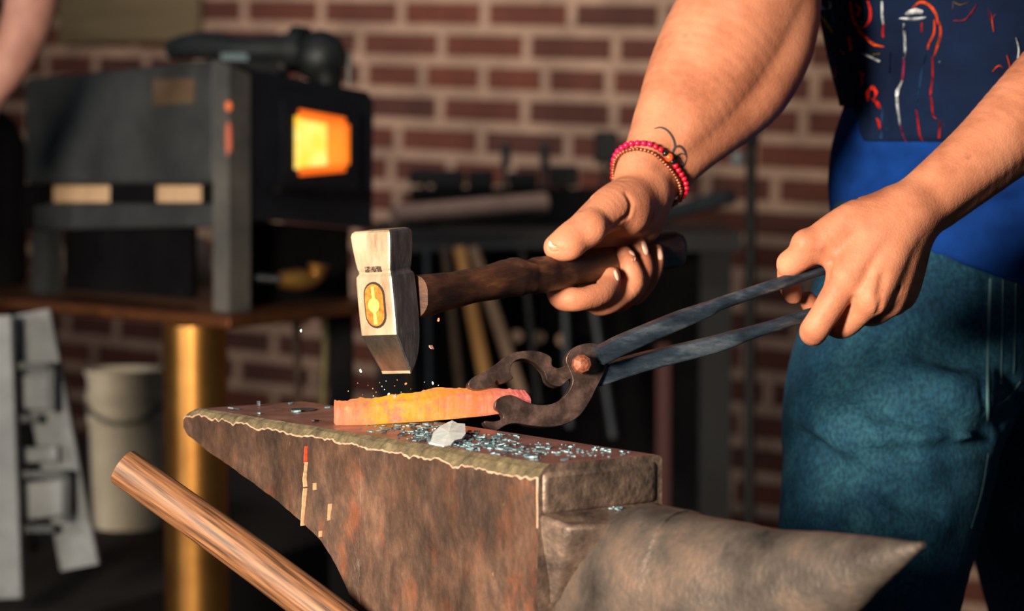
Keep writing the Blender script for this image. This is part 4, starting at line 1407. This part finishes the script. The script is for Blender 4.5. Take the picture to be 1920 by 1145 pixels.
paint('blue_paint', (52, 92, 140), [(6, [(770, 320), (742, 430), (728, 540), (720, 640)]), (7, [(512, 650), (500, 740), (508, 840)]), (6, [(225, 60), (235, 140)]), (5, [(552, 300), (548, 420)]), (6, [(195, 330), (240, 360)])])
# boots and hair, out of the picture
m_boot = M_plain('boot_leather', lin((40, 28, 22)), 0.6)
for p_, nm in ((LEG1[-1][0], 'boot'), (LEG2[-1][0], 'boot')):
    f = Field()
    f.chain([((p_[0], p_[1], 0.15), 0.052), ((p_[0], p_[1], 0.06), 0.052)], k=0.01)
    f.chain([((p_[0] + .02, p_[1], 0.046), 0.044), ((p_[0] - 0.15, p_[1] - .02, 0.04), 0.038)], k=0.02)
    mk(nm, *f.mesh(0.006), m_boot, smith)
f = Field()
f.ell(hc + np.array([.015, 0, .03]), (0.100, 0.082, 0.105), np.eye(3))
f.cone(hc + np.array([-.12, 0, -.04]), hc + np.array([-.07, 0, -.14]), .09, .10, 0.01, 's')
mk('hair', *f.mesh(0.006), M_noise('dark_hair', [(0.3, lin((22, 16, 12))), (0.7, lin((44, 32, 24)))], 80, 0.6, 0, 0.6, 0.003), smith)

# ------------------------------------------------------------------ bracelets round the right wrist
m_bead = {'red': M_plain('red_bead', lin((206, 22, 48)), 0.28), 'pink': M_plain('pink_bead', lin((222, 26, 86)), 0.28), 'black': M_plain('black_bead', lin((22, 24, 30)), 0.25), 'orange': M_noise('orange_bead', [(0.35, lin((216, 44, 20))), (0.65, lin((246, 110, 50)))], 400, 0.3), 'copper': M_noise('copper_bead', [(0.3, lin((120, 64, 44))), (0.7, lin((196, 128, 92)))], 500, 0.3, 0.7)}
def arm_axis(t):
    """points down the middle of the forearm at the wrist"""
    return P(1212 + 24 * t, 325 - 43 * t, 1.910 + 0.008 * t)
def bracelet(label, tri, bead_r, step, style, lift):
    a, b, c = tri
    n = nz(np.cross(b - a, c - a))
    ax0, ax1 = arm_axis(0), arm_axis(1)
    t = np.dot(a - ax0, n) / np.dot(ax1 - ax0, n)
    c0 = ax0 + (ax1 - ax0) * t
    X = nz(np.cross(n, [0.2, 1, 0.1])); Y = np.cross(n, X)
    ring = []
    for i in range(220):
        th = 2 * math.pi * i / 220
        e = X * math.cos(th) + Y * math.sin(th)
        ts = np.linspace(0.0, 0.075, 90)
        v = fr.eval(c0 + np.outer(ts, e))
        k = int(np.argmax(v > 0)) or 89
        ring.append(min(ts[k], 0.052))
    ring = np.array(ring)
    # cord is taut: widen hollows
    for _ in range(14):
        ring = np.maximum(ring, (np.roll(ring, 1) + np.roll(ring, -1)) / 2)
    pts = np.array([c0 + (X * math.cos(2 * math.pi * i / 220) + Y * math.sin(2 * math.pi * i / 220)) * (ring[i] + bead_r * 0.85 + lift) for i in range(220)])
    seg = np.linalg.norm(np.roll(pts, -1, 0) - pts, axis=1)
    cum = np.r_[0, np.cumsum(seg)]
    tot = cum[-1]
    nb = int(tot / step)
    closed = np.vstack([pts, pts[:1]])
    root = empty('bracelet', closed[:, :].min(0), label, 'bracelet')
    cord = tube(np.vstack([pts, pts[:2]]), bead_r * 0.35, 6)
    mk('cord', *cord, m_bead['black'] if style == 'red' else m_bead['copper'], root)
    allq = []
    for i in range(nb):
        s = tot * i / nb
        k = min(int(np.searchsorted(cum, s)) - 1, 219); k = max(k, 0)
        f = (s - cum[k]) / max(seg[k], 1e-9)
        q = closed[k] + (closed[k + 1] - closed[k]) * f
        allq.append(q)
    big = min(range(nb), key=lambda i: (np.hypot(project(allq[i])[0] - 1250, project(allq[i])[1] - 305) + (1000 if allq[i][1] > c0[1] + 0.006 else 0)))
    for i, q in enumerate(allq):
        pxq = project(q)
        col = style
        r = bead_r
        if style == 'red':
            col = 'pink' if pxq[0] < 1228 and pxq[1] < 300 else 'red'
            if i == big: col = 'orange'; r = bead_r * 1.45
            elif i in ((big - 1) % nb, (big + 1) % nb): col = 'black'
        mk('bead', *ball(q, r, 10, 7), m_bead[col], root)
def plane_from(p3):
    out = []
    for x, y, d in p3:
        if d is None:
            q = fr.trace(x, y)
            out.append(q if q is not None else P(x, y, 1.9))
        else: out.append(P(x, y, d))
    return out
bracelet('bracelet of red and pink beads with black and orange ones on the hammer wrist', plane_from([(1146, 300, 1.905), (1222, 278, None), (1262, 385, 1.925)]), 0.0021, 0.0042, 'red', 0.0006)
bracelet('thin copper bead bracelet on the hammer wrist, nearest the hand', plane_from([(1146, 308, 1.904), (1216, 288, None), (1254, 386, 1.922)]), 0.0013, 0.0026, 'copper', 0.0004)
# ------------------------------------------------------------------ background: forge on its brass legged table
m_case = M_noise('forge_casing', [(0.3, lin((54, 58, 60))), (0.6, lin((82, 86, 88))), (0.8, lin((98, 96, 92)))], 8, 0.6, 0.4, 0.3, 0.002)
m_front = M_noise('forge_front_plate', [(0.3, lin((22, 25, 34))), (0.7, lin((40, 44, 54)))], 9, 0.6, 0.4, 0.2, 0.002)
m_black = M_noise('deep_black', [(0.3, (0.004, 0.004, 0.005, 1)), (0.7, (0.010, 0.010, 0.011, 1))], 12, 0.95, 0, 0.2, 0.002, spec=0.05)
m_angle = M_noise('grey_angle_steel', [(0.3, lin((92, 98, 100))), (0.7, lin((150, 146, 138)))], 10, 0.42, 0.5, 0.2, 0.001)
m_fb = M_noise('fire_brick', [(0.3, lin((206, 168, 128))), (0.7, lin((232, 198, 158)))], 30, 0.9)
m_pipe = M_noise('burner_pipe', [(0.3, lin((28, 34, 38))), (0.7, lin((60, 66, 68)))], 20, 0.5, 0.5)
m_tag = M_noise('brown_plate', [(0.3, lin((96, 78, 60))), (0.7, lin((126, 104, 80)))], 30, 0.6, 0.2)
m_fire_y = M_emit('fire_yellow', [(0.35, lin((255, 196, 20))), (0.65, lin((255, 240, 140)))], 16, 1.35)
m_fire_o = M_emit('fire_orange', [(0.3, lin((255, 84, 6))), (0.7, lin((255, 130, 12)))], 14, 1.1)
m_rusttop = M_noise('rusty_table_steel', [(0.3, lin((74, 46, 30))), (0.7, lin((134, 82, 48)))], 10, 0.45, 0.5, 0.3, 0.002)
DN, DL, DR = 3.30, 3.68, 3.52        # near corner, left end, right end of the forge
def fq(px, py, side):
    """point on the forge's left (side < 0) or front (side > 0) face plane by picture position"""
    if side < 0:
        f = (430 - px) / (430 - 45.0); return P(px, py, DN + (DL - DN) * f)
    f = (px - 430) / (700 - 430.0); return P(px, py, DN + (DR - DN) * f)
fl0, fl1 = fq(430, 585, -1), fq(45, 585, -1)
fr1 = fq(700, 585, 1)
inS = nz(np.array([(fr1 - fl0)[0], (fr1 - fl0)[1], 0]))     # along the front
inL = nz(np.array([(fl1 - fl0)[0], (fl1 - fl0)[1], 0]))     # along the side
forge = empty('forge', P(400, 585, 3.5), 'dark steel gas forge on the table with a glowing orange door opening', 'forge')
def fside(pts, th, mat, name, par=forge, off=0.0, bev=0.0):
    q = [fq(x, y, -1) - inS * off for x, y in pts]
    return mk(name, *slab(q, th, inS), mat, par, smooth=False, bevel=bev)
def ffront(pts, th, mat, name, par=forge, off=0.0, bev=0.0):
    q = [fq(x, y, 1) - inL * off for x, y in pts]
    return mk(name, *slab(q, th, inL), mat, par, smooth=False, bevel=bev)
fside([(46, 345), (402, 345), (402, 112), (46, 148)], 0.12, m_case, 'casing', bev=0.006)
fside([(62, 432), (402, 425), (402, 381), (62, 381)], 0.10, m_case, 'lower_casing', bev=0.004)
fside([(40, 432), (92, 432), (92, 345), (40, 345)], 0.10, m_black, 'bracket')
fside([(206, 381), (290, 381), (290, 345), (206, 345)], 0.06, m_black, 'bracket')
fside([(378, 381), (404, 381), (404, 345), (378, 345)], 0.06, m_black, 'bracket')
for a, b_ in ((96, 206), (290, 378)):
    fside([(a, 379), (b_, 379), (b_, 348), (a, 348)], 0.03, m_fb, 'fire_brick', off=-0.004)
fside([(60, 550), (90, 552), (90, 430), (60, 430)], 0.025, m_case, 'leg')
fside([(292, 196), (368, 194), (368, 147), (292, 149)], 0.004, m_tag, 'name_plate', off=0.005)
# front plate with a square opening: four slabs round the hole, door frame, firebox
OPN = (552, 216, 640, 318)
def fo(l, t, r, b): return [(l, b), (r, b), (r, t), (l, t)]
ffront([(466, 412), (OPN[0], 416), (OPN[0], 168), (466, 150)], 0.02, m_front, 'front_plate')
ffront([(OPN[2], 424), (698, 430), (700, 188), (OPN[2], 178)], 0.02, m_front, 'front_plate')
ffront([(OPN[0], OPN[1]), (OPN[2], OPN[1] + 16), (OPN[2], 178), (OPN[0], 168)], 0.02, m_front, 'front_plate')
ffront([(OPN[0], 416), (OPN[2], 424), (OPN[2], OPN[3] - 8), (OPN[0], OPN[3])], 0.02, m_front, 'front_plate')
fr_o = 0.008
ffront([(526, 350), (OPN[0], 352), (OPN[0], 192), (526, 188)], 0.018, m_front, 'door_frame', off=fr_o)
ffront([(OPN[2], 356), (668, 358), (668, 214), (OPN[2], 210)], 0.018, m_front, 'door_frame', off=fr_o)
ffront([(OPN[0], OPN[1]), (OPN[2], OPN[1] + 16), (OPN[2], 208), (OPN[0], 192)], 0.018, m_front, 'door_frame', off=fr_o)
ffront([(OPN[0], 352), (OPN[2], 356), (OPN[2], OPN[3] - 8), (OPN[0], OPN[3])], 0.018, m_front, 'door_frame', off=fr_o)
ffront([(500, 362), (672, 372), (672, 356), (500, 346)], 0.02, m_black, 'door_sill', off=0.03)
hole = [fq(OPN[0], OPN[3], 1), fq(OPN[2], OPN[3] - 8, 1), fq(OPN[2], OPN[1] + 16, 1), fq(OPN[0], OPN[1], 1)]
dp = 0.040
hmid = sum(hole) / 4
hole = [hmid + (p - hmid) * 0.97 - inL * 0.010 for p in hole]
hin = [p + inL * dp for p in hole]
mk('firebox_back', *slab(hin, 0.01, inL), m_fire_y, forge, smooth=False)
mk('firebox_wall', *slab([hole[1], hin[1], hin[2], hole[2]], 0.008, inS), m_fire_o, forge, smooth=False)
mk('firebox_wall', *slab([hin[0], hole[0], hole[3], hin[3]], 0.008, -inS), m_fire_y, forge, smooth=False)
mk('firebox_floor', *slab([hole[0], hole[1], hin[1], hin[0]], 0.008, (0, 0, -1)), m_fire_o, forge, smooth=False)
mk('firebox_roof', *slab([hin[3], hin[2], hole[2], hole[3]], 0.008, (0, 0, 1)), m_fire_o, forge, smooth=False)
# posts; black sheets added as the darkness of the lower void
mk('corner_post', *slab([fq(404, 584, -1) - inS * .004, fq(434, 586, -1) - inS * .004, fq(434, 122, -1) - inS * .004, fq(404, 112, -1) - inS * .004], 0.004, inS), m_angle, forge, smooth=False)
mk('corner_post', *slab([fq(430, 586, 1) - inL * .004, fq(466, 582, 1) - inL * .004, fq(466, 140, 1) - inL * .004, fq(430, 122, 1) - inL * .004], 0.004, inL), m_angle, forge, smooth=False)
ffront([(466, 584), (700, 562), (698, 430), (466, 412)], 0.01, m_black, 'void_shade_sheet', off=-0.05)
fside([(90, 545), (328, 562), (328, 427), (90, 432)], 0.01, m_black, 'void_shade_sheet', off=-0.03)
ffront([(466, 152), (700, 189), (690, 172), (466, 130)], 0.10, m_front, 'top_plate')
b_ = fq(430, 190, -1)
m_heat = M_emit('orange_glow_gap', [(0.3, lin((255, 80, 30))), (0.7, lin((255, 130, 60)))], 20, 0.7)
mk('peep_hole_and_reflection', *ball(fq(433, 199, -1) - inS * .004, (0.004, 0.004, 0.006)), m_heat, forge)
mk('peep_hole_and_reflection', *ball(fq(432, 262, -1) - inS * .003, (0.004, 0.004, 0.022)), M_emit('dull_red_reflection', [(0.3, lin((200, 70, 40))), (0.7, lin((235, 120, 90)))], 60, 0.45), forge)  # glowing ellipsoid standing in for a reddish heat reflection on the post
# burner on the roof
burner = mk('burner_pipe', *tube([P(325, 92, 3.66), P(380, 85, 3.62), P(450, 92, 3.58), P(530, 92, 3.56), P(590, 98, 3.55), P(612, 118, 3.54), P(612, 150, 3.54), P(610, 190, 3.54)], [0.014, 0.018, 0.016, 0.019, 0.026, 0.026, 0.020, 0.018], 16, 4), m_pipe, forge)
mk('burner_elbow', *ball(P(600, 106, 3.54), (0.034, 0.030, 0.033), 18, 12), m_pipe, burner)
mk('burner_collar', *tube([P(548, 92, 3.555), P(572, 95, 3.55)], 0.030, 18), m_pipe, burner)
mk('valve', *box(P(441, 112, 3.57), (0.034, 0.02, 0.016)), M_plain('teal_valve', lin((40, 84, 98)), 0.5), burner, smooth=False)
mk('valve', *ball(P(512, 134, 3.55), (0.022, 0.016, 0.012)), M_plain('pale_valve', lin((150, 146, 138)), 0.5), burner)
mk('burner_rod', *tube([P(655, 100, 3.55), P(654, 160, 3.55)], 0.004, 8), m_angle, burner)
# brass fittings in the lower void
m_brassy = M_noise('brass', [(0.3, lin((140, 96, 40))), (0.7, lin((196, 150, 80)))], 20, 0.35, 0.8, 0.1)
vb = mk('brass_fitting', *tube([P(525, 524, 3.36), P(560, 524, 3.37), P(590, 520, 3.38), P(598, 495, 3.38)], [0.010, 0.013, 0.010, 0.013], 12, 3), m_brassy, forge)
mk('gas_hose', *tube([P(480, 520, 3.36), P(525, 524, 3.36)], 0.006, 8), m_pipe, vb)
# table
table = empty('forge_table', P(365, 1145, 3.32), 'rusty steel table carrying the forge on a shiny brass pipe leg', 'table')
tp = [P(-60, 592, 3.62), P(430, 592, 3.22), P(700, 566, 3.48), P(560, 556, 3.95), P(-60, 560, 4.2)]
zt_ = P(430, 590, 3.25)[2]
tp = [np.array([p[0], p[1], zt_]) for p in tp]
mk('table_top', *prism(tp, np.array([0, 0, -0.014])), m_rusttop, table, smooth=False, bevel=0.003)
m_bleg = M_noise('brass_pipe', [(0.3, lin((150, 104, 52))), (0.7, lin((190, 138, 72)))], 14, 0.38, 0.95, 0.1, 0.001)
bx = P(367, 760, 3.30)
mk('pipe_leg', *tube([(bx[0], bx[1], zt_ - 0.014), (bx[0], bx[1], 0.001)], mm(60, 3.30), 40), m_bleg, table)
for px, d in ((40, 3.85), (640, 3.58)):
    q = P(px, 700, d)
    mk('leg', *box((q[0], q[1], (zt_ - 0.014) / 2), (0.03, 0.03, zt_ - 0.014)), m_black, table, smooth=False)
# white can on the table below the forge
cq = P(368, 525, 3.90)
V_, F_ = lathe((cq[0], cq[1], zt_), [(0.021, 0), (0.022, 0.004), (0.022, 0.040), (0.016, 0.046), (0.010, 0.062)], 20)
tag(mk('can', V_, F_, M_plain('white_can', lin((150, 138, 132)), 0.6)), 'small whitish can on the table behind the forge post', 'can')

# low dark platform at the back, carrying bucket and trestle
m_plat = M_noise('dark_platform', [(0.3, lin((10, 10, 11))), (0.7, lin((18, 17, 17)))], 8, 0.9, 0, 0.2, 0.003)
pz = 0.40
pl_o = mk('platform', *prism([np.array([-1.9, 3.36, pz]), np.array([-0.50, 3.36, pz]), np.array([-0.05, 4.45, pz]), np.array([-1.9, 6.4, pz])], np.array([0, 0, -pz])), m_plat, smooth=False)
tag(pl_o, 'low dark platform behind the anvil', 'platform', kind='structure')

# white bucket
bq = P(240, 900, 4.1); bc = np.array([bq[0], bq[1], pz])
zr = P(240, 690, 4.1)[2]; hgt = zr - pz
bucket = empty('bucket', bc, 'dirty white plastic bucket standing between the white trestle and the brass table leg', 'bucket')
m_buck = M_noise('dirty_white_plastic', [(0.3, lin((186, 176, 154))), (0.6, lin((216, 206, 184))), (0.8, lin((204, 172, 90)))], 9, 0.6, 0, 0.1, 0.001)
R_ = mm(76, 4.1)
V_, F_ = lathe(bc, [(R_ * .84, 0), (R_ * .86, .004), (R_ * .95, hgt * .66), (R_ * 1.0, hgt * .67), (R_ * 1.0, hgt * .70), (R_ * .96, hgt * .71), (R_ * .97, hgt * .80), (R_ * 1.02, hgt * .81), (R_ * 1.02, hgt * .84), (R_ * .97, hgt * .85), (R_ * .98, hgt * .96), (R_ * 1.04, hgt * .965), (R_ * 1.04, hgt), (R_ * .97, hgt), (R_ * .94, hgt * .9), (R_ * .82, .02)], 36)
mk('pail', V_, F_, m_buck, bucket)
mk('bail_handle', *tube([bc + np.array([R_ * 1.03 * math.cos(a), -R_ * 0.25 * math.sin(a) - R_ * .85 * math.sin(a), hgt * .86 - R_ * .7 * math.sin(a)]) for a in np.linspace(0, math.pi, 12)], 0.003, 8), m_angle, bucket)

# white painted trestle with dark clamps, far left
m_wpaint = M_noise('grey_white_paint', [(0.3, lin((100, 108, 112))), (0.7, lin((150, 156, 158)))], 12, 0.6, 0, 0.2, 0.001)
trestle = empty('trestle', P(90, 1090, 3.5), 'grey white trestle with dark square clamps at the far left', 'trestle')
def bar_px(name, a, b_, wpx, dep, mat, par, d=3.5):
    A, B = P(a[0], a[1], d), P(b_[0], b_[1], d)
    return mk(name, *sweep([A, B], rrect(mm(wpx / 2, d), dep, 0.003, 2), up=FWD), mat, par, smooth=False)
A_, B_ = (72, 590), (160, 1085)
for nm, a, b_, wpx, d in (('leg', (60, 585), (152, 1062), 74, 3.36), ('leg', (-6, 592), (14, 1120), 62, 3.30)):
    bar_px(nm, a, b_, wpx, 0.012, m_wpaint, trestle, d)
for nm, a, b_, wpx in (('crosspiece', (0, 735), (92, 735), 66), ('crosspiece', (10, 945), (122, 930), 70), ('crosspiece', (0, 855), (110, 850), 30)):
    bar_px(nm, a, b_, wpx, 0.010, m_wpaint, trestle, 3.34)
for cx_, cy_, w_, h_ in ((56, 735, 92, 112), (78, 940, 104, 116)):
    mb = MB()
    d = 3.31
    for (x0, y0, x1, y1) in ((cx_ - w_ / 2, cy_ - h_ / 2, cx_ + w_ / 2, cy_ - h_ / 2 + 14), (cx_ - w_ / 2, cy_ + h_ / 2 - 14, cx_ + w_ / 2 - 30, cy_ + h_ / 2), (cx_ + w_ / 2 - 14, cy_ - h_ / 2, cx_ + w_ / 2, cy_ + h_ / 2 - 20), (cx_ - w_ / 2, cy_ - h_ / 2, cx_ - w_ / 2 + 14, cy_ + h_ / 2)):
        mb.add(*slab([P(x0, y1, d), P(x1, y1, d), P(x1, y0, d), P(x0, y0, d)], 0.02, FWD))
    mb.build('clamp', m_pipe, trestle, smooth=False)

# bench behind, with a pipe and racks of tools
m_bench = M_noise('dark_bench', [(0.3, lin((8, 11, 14))), (0.7, lin((18, 22, 26)))], 8, 0.7, 0.1, 0.2, 0.002)
bd = 4.6
bench = empty('workbench', P(1050, 900, bd), 'dark workbench in front of the brick wall with tools hanging below', 'workbench')
def yz(px, py, d): return P(px, py, d)
zb2 = P(1000, 432, bd)[2]
q0, q1 = P(690, 432, bd), P(1390, 432, bd - 0.1)
mk('bench_top', *prism([np.array([q0[0], q0[1], zb2]), np.array([q1[0], q1[1], zb2]), np.array([q1[0], q1[1] + .42, zb2]), np.array([q0[0], q0[1] + .50, zb2])], np.array([0, 0, -0.03])), m_bench, bench, smooth=False)
for px, d in ((735, bd + .06), (1340, bd), (735, bd + .40), (1340, bd + .30)):
    q = P(px, 600, d)
    mk('leg', *box((q[0], q[1], (zb2 - .03) / 2), (0.05, 0.05, zb2 - .03)), m_bench, bench, smooth=False)
q0, q1 = P(735, 600, bd + .38), P(1330, 600, bd + .30)
mk('dark_back_sheet', *hexa([np.array([q0[0], q0[1], .02]), np.array([q1[0], q1[1], .02]), np.array([q1[0], q1[1] + .02, .02]), np.array([q0[0], q0[1] + .02, .02])], [np.array([q0[0], q0[1], zb2 - .03]), np.array([q1[0], q1[1], zb2 - .03]), np.array([q1[0], q1[1] + .02, zb2 - .03]), np.array([q0[0], q0[1] + .02, zb2 - .03])]), m_black, bench, smooth=False)  # black sheet added to make the space under the bench dark
mk('rail', *tube([P(745, 470, bd - .03), P(1330, 452, bd - .06)], 0.008, 10), m_bench, bench)
m_gpipe = M_noise('pale_pipe', [(0.3, lin((150, 124, 112))), (0.7, lin((190, 160, 146)))], 12, 0.5, 0.2)
qa, qb = P(738, 404, bd + .10), P(1022, 380, bd + .20)
o = mk('pipe', *tube([qa, qb], [mm(20, bd), mm(20, bd)], 24), m_gpipe)
tag(o, 'pale pinkish pipe lying on the dark bench', 'pipe')
for i, px in enumerate((790, 975)):
    f = (px - 738) / (1022 - 738.0)
    q = qa + (qb - qa) * f
    zl = q[2] - mm(20, bd)
    o = mk('support_block', *box((q[0], q[1], (zb2 + zl) / 2), (0.05, 0.06, max(zl - zb2, .006))), m_black, smooth=False)
    tag(o, ('dark block under the left end of the pale pipe', 'dark block under the right end of the pale pipe')[i], 'block')
# dark tools standing in a rack on the bench
m_tool = M_noise('dark_tool_steel', [(0.3, lin((16, 18, 20))), (0.7, lin((36, 38, 40)))], 30, 0.6, 0.4)
m_tool2 = M_noise('blue_grey_tool_steel', [(0.3, lin((40, 48, 54))), (0.7, lin((66, 72, 78)))], 30, 0.5, 0.4)
rack_o = mk('tool_rack', *hexa([P(770, 417, bd + .30), P(1215, 417, bd + .24), P(1215, 416, bd + .36), P(770, 416, bd + .42)], [P(770, 352, bd + .30), P(1215, 352, bd + .24), P(1215, 352, bd + .36), P(770, 352, bd + .42)]), m_black, smooth=False)
tag(rack_o, 'dark tool rack standing on the bench behind the pale pipe', 'tool rack')
def hammer_small(px, ytop, ybot, d, wpx, hpx, mat, lab, lean=0):
    root = empty('small_hammer', P(px, ybot, d), lab, 'hammer', 'hammers in the rack')
    mk('handle', *tube([P(px, ybot, d), P(px + lean * .6, (ytop + ybot) / 2, d), P(px + lean, ytop + hpx / 2, d)], mm(5, d), 10), mat, root)
    mk('head', *box(P(px + lean, ytop + hpx / 2, d), (mm(wpx, d), mm(wpx * .5, d), mm(hpx, d))), mat, root, smooth=False, bevel=0.004)
for px, yt, wpx, hpx, mat, lab in ((798, 316, 50, 30, m_tool, 'dark hammer in the rack nearest the forge'), (846, 318, 60, 34, m_tool, 'second dark hammer from the forge in the rack'), (905, 318, 50, 34, m_tool, 'third dark hammer from the forge in the rack'),
                                   (945, 268, 17, 46, m_tool2, 'left of two blue grey upright bars in the rack'), (1018, 268, 17, 46, m_tool2, 'right of two blue grey upright bars in the rack'), (985, 322, 56, 30, m_tool, 'dark hammer between the two blue grey bars'), (1060, 310, 56, 40, m_tool, 'dark hammer right of the blue grey bars'), (1130, 246, 44, 60, m_tool, 'tallest dark hammer in the rack beside the wrist'), (1172, 300, 50, 44, m_tool, 'dark hammer in the rack rightmost, behind the wrist')):
    hammer_small(px, yt, 360, bd + .33, wpx, hpx, mat, lab, random.uniform(-6, 6))
# bluish bar and a dark pole at the right
q0 = P(1228, 404, bd + .1)
o = mk('steel_bar', *sweep([P(1225, 408, bd + .14), P(1370, 368, bd + .02)], rrect(0.014, 0.012, .003, 2)), m_tool2)
tag(o, 'bluish steel bar lying at the right end of the bench', 'steel bar')
pole = empty('stand', P(1408, 700, 4.5), 'black pole stand with a knob on top near the right wall', 'stand')
pq = P(1408, 400, 4.5); ptop = P(1408, 250, 4.5)[2]
mk('pole', *tube([(pq[0], pq[1], 0.02), (pq[0], pq[1], ptop)], 0.009, 12), m_tool, pole)
mk('knob', *ball((pq[0], pq[1], ptop), (0.014, 0.014, 0.030)), m_tool, pole)
mk('clamp', *ball((pq[0] - .022, pq[1], P(0, 298, 4.5)[2]), (0.012, 0.012, 0.014)), m_wpaint, pole)
mk('base', *lathe((pq[0], pq[1], 0.0), [(0.045, 0), (0.045, 0.012), (0.02, 0.03)], 24), m_tool, pole)
# handles and rods hanging below the bench
m_gold = M_noise('golden_wood', [(0.3, lin((172, 120, 62))), (0.7, lin((216, 162, 96)))], 20, 0.6, 0, 0.2, 0.001, (1, 1, .2))
m_palew = M_noise('pale_wood', [(0.3, lin((124, 98, 78))), (0.7, lin((164, 134, 110)))], 20, 0.6, 0, 0.2, 0.001, (1, 1, .2))
m_olive = M_noise('olive_wood', [(0.3, lin((74, 66, 34))), (0.7, lin((112, 100, 52)))], 20, 0.6)
m_dkwood = M_noise('brown_dark_wood', [(0.3, lin((60, 46, 34))), (0.7, lin((92, 72, 54)))], 20, 0.7)
hang = bd - 0.052
for (a, b_, wpx, mat, lab) in (((880, 556), (916, 735), 26, m_gold, 'golden wooden handle hanging under the hammer handle behind the tongs'), ((918, 560), (978, 742), 24, m_palew, 'pale wooden handle leaning right behind the upper tong jaw'), ((838, 500), (868, 780), 17, m_dkwood, 'brown rod hanging left of the golden handle'),
                               ((800, 480), (808, 800), 12, m_tool2, 'thin grey rod hanging just right of the hammer head'), ((612, 590), (606, 770), 14, m_olive, 'olive rod hanging left of the hammer head'), ((556, 600), (560, 760), 16, m_dkwood, 'dark brown rod hanging nearest the table leg'), ((650, 585), (646, 760), 18, m_palew, 'pale rod hanging close to the left of the hammer'), ((985, 520), (1010, 760), 14, m_tool, 'dark rod hanging behind the tong bow'),
                               ((1060, 600), (1068, 800), 15, m_tool2, 'grey rod hanging behind the tong rivet'), ((1110, 560), (1150, 820), 16, m_tool2, 'blue grey rod hanging below the tong reins'), ((760, 560), (770, 800), 14, m_dkwood, 'brown rod hanging behind the hammer tip')):
    d = hang
    ytop = 463
    if a[0] < 700:
        d = 3.62; ytop = 225 + (0.985 - zt_ + 0.010) / d * F
    a = (a[0] + (b_[0] - a[0]) * (ytop - a[1]) / (b_[1] - a[1]), ytop)
    o = mk('steel_rod' if wpx < 20 else 'tool_shaft', *tube([P(*a, d), P((a[0] + b_[0]) / 2, (a[1] + b_[1]) / 2, d - .004), P(*b_, d)], [mm(wpx / 2 * .9, d), mm(wpx / 2, d), mm(wpx / 2 * 1.05, d)], 12, 3), mat)
    tag(o, lab, 'rod' if wpx < 20 else 'tool handle', 'tools hanging under the bench' if d > 4 else 'rods hanging under the forge table')
o = mk('red_post', *box((P(1243, 760, 4.4)[0], P(1243, 760, 4.4)[1], 0.32), (0.02, 0.02, 0.64)), M_plain('red_paint_post', lin((70, 16, 14)), 0.6), smooth=False)
tag(o, 'dark red post standing below the tong reins', 'post')
for px, py, lab in ((1010, 632, 'round pale pipe end behind the tong bow, left one'), (1055, 637, 'round pale pipe end behind the tong rivet, right one'), (968, 630, 'round pale pipe end just left of the tong bow')):
    o = mk('pipe_end', *tube([P(px, py, hang + .06), P(px, py, hang + .20)], 0.010, 16), m_palew)
    tag(o, lab, 'pipe', 'pipes stored under the bench')

# second person at the far left, only the bare forearm in view
f = Field()
pd = 3.2
f.chain([C4(78, -150, pd, 46), C4(62, -20, pd, 50), C4(44, 60, pd, 46), C4(10, 130, pd, 38), C4(-20, 175, pd, 33), C4(-40, 210, pd, 34)], sm=4)
f.chain([C4(78, -150, pd, 46), C4(-10, -330, pd + .1, 56), C4(-120, -480, pd + .15, 70)], k=0.02, sm=3)
f.group(finger([(-40, 205, pd, 30), (-70, 240, pd, 34), (-110, 280, pd, 20)]), .01)
for dx, dy in ((-95, 300), (-110, 292), (-122, 280), (-80, 308)):
    f.chain([C4(-66, 240, pd, 20), C4((dx - 66) / 2 - 4, (dy + 240) / 2, pd - .01, 13), C4(dx, dy, pd, 10)], k=.004)
f.chain([C4(-120, -480, pd + .15, 70), C4(-190, -300, pd + .2, 120), C4(-330, 300, pd + .2, 110)], k=.04, sm=3)
p2b = P(-200, 1700, pd + .2); p2b[2] = 0
helper = empty('person', p2b, 'person at the far left edge reaching down with one bare forearm beside the forge', 'person')
mk('body', *f.mesh(0.005), skin_mat('pale_skin', (168, 118, 104), (196, 144, 128), (206, 156, 140)), helper)
f = Field()
f.chain([C4(-150, -440, pd + .18, 120), C4(-195, -200, pd + .22, 150), C4(-320, 300, pd + .22, 160), C4(-330, 520, pd + .22, 160)], k=.03, sm=3)
f.chain([C4(-120, -480, pd + .15, 84), C4(-40, -390, pd + .11, 76)], k=.03)
mk('dark_shirt', *f.mesh(0.006), m_bench, helper)
f = Field()
f.chain([C4(-330, 500, pd + .22, 155), C4(-330, 900, pd + .22, 125), C4(-330, 1600, pd + .22, 90), C4(-330, 1740, pd + .22, 85)], sm=3)
mk('trousers', *f.mesh(0.007), m_black, helper)
# dark tank beside the forge at the left edge
tq = P(-12, 400, 3.85)
tk = empty('gas_cylinder', (tq[0], tq[1], zt_), 'black gas cylinder on the table at the left edge beside the forge', 'gas cylinder')
zt2 = P(0, 205, 3.85)[2]
mk('tank', *lathe((tq[0], tq[1], zt_), [(.040, 0), (.044, .01), (.044, zt2 - zt_ - .05), (.034, zt2 - zt_ - .02), (.012, zt2 - zt_)], 24), m_black, tk)
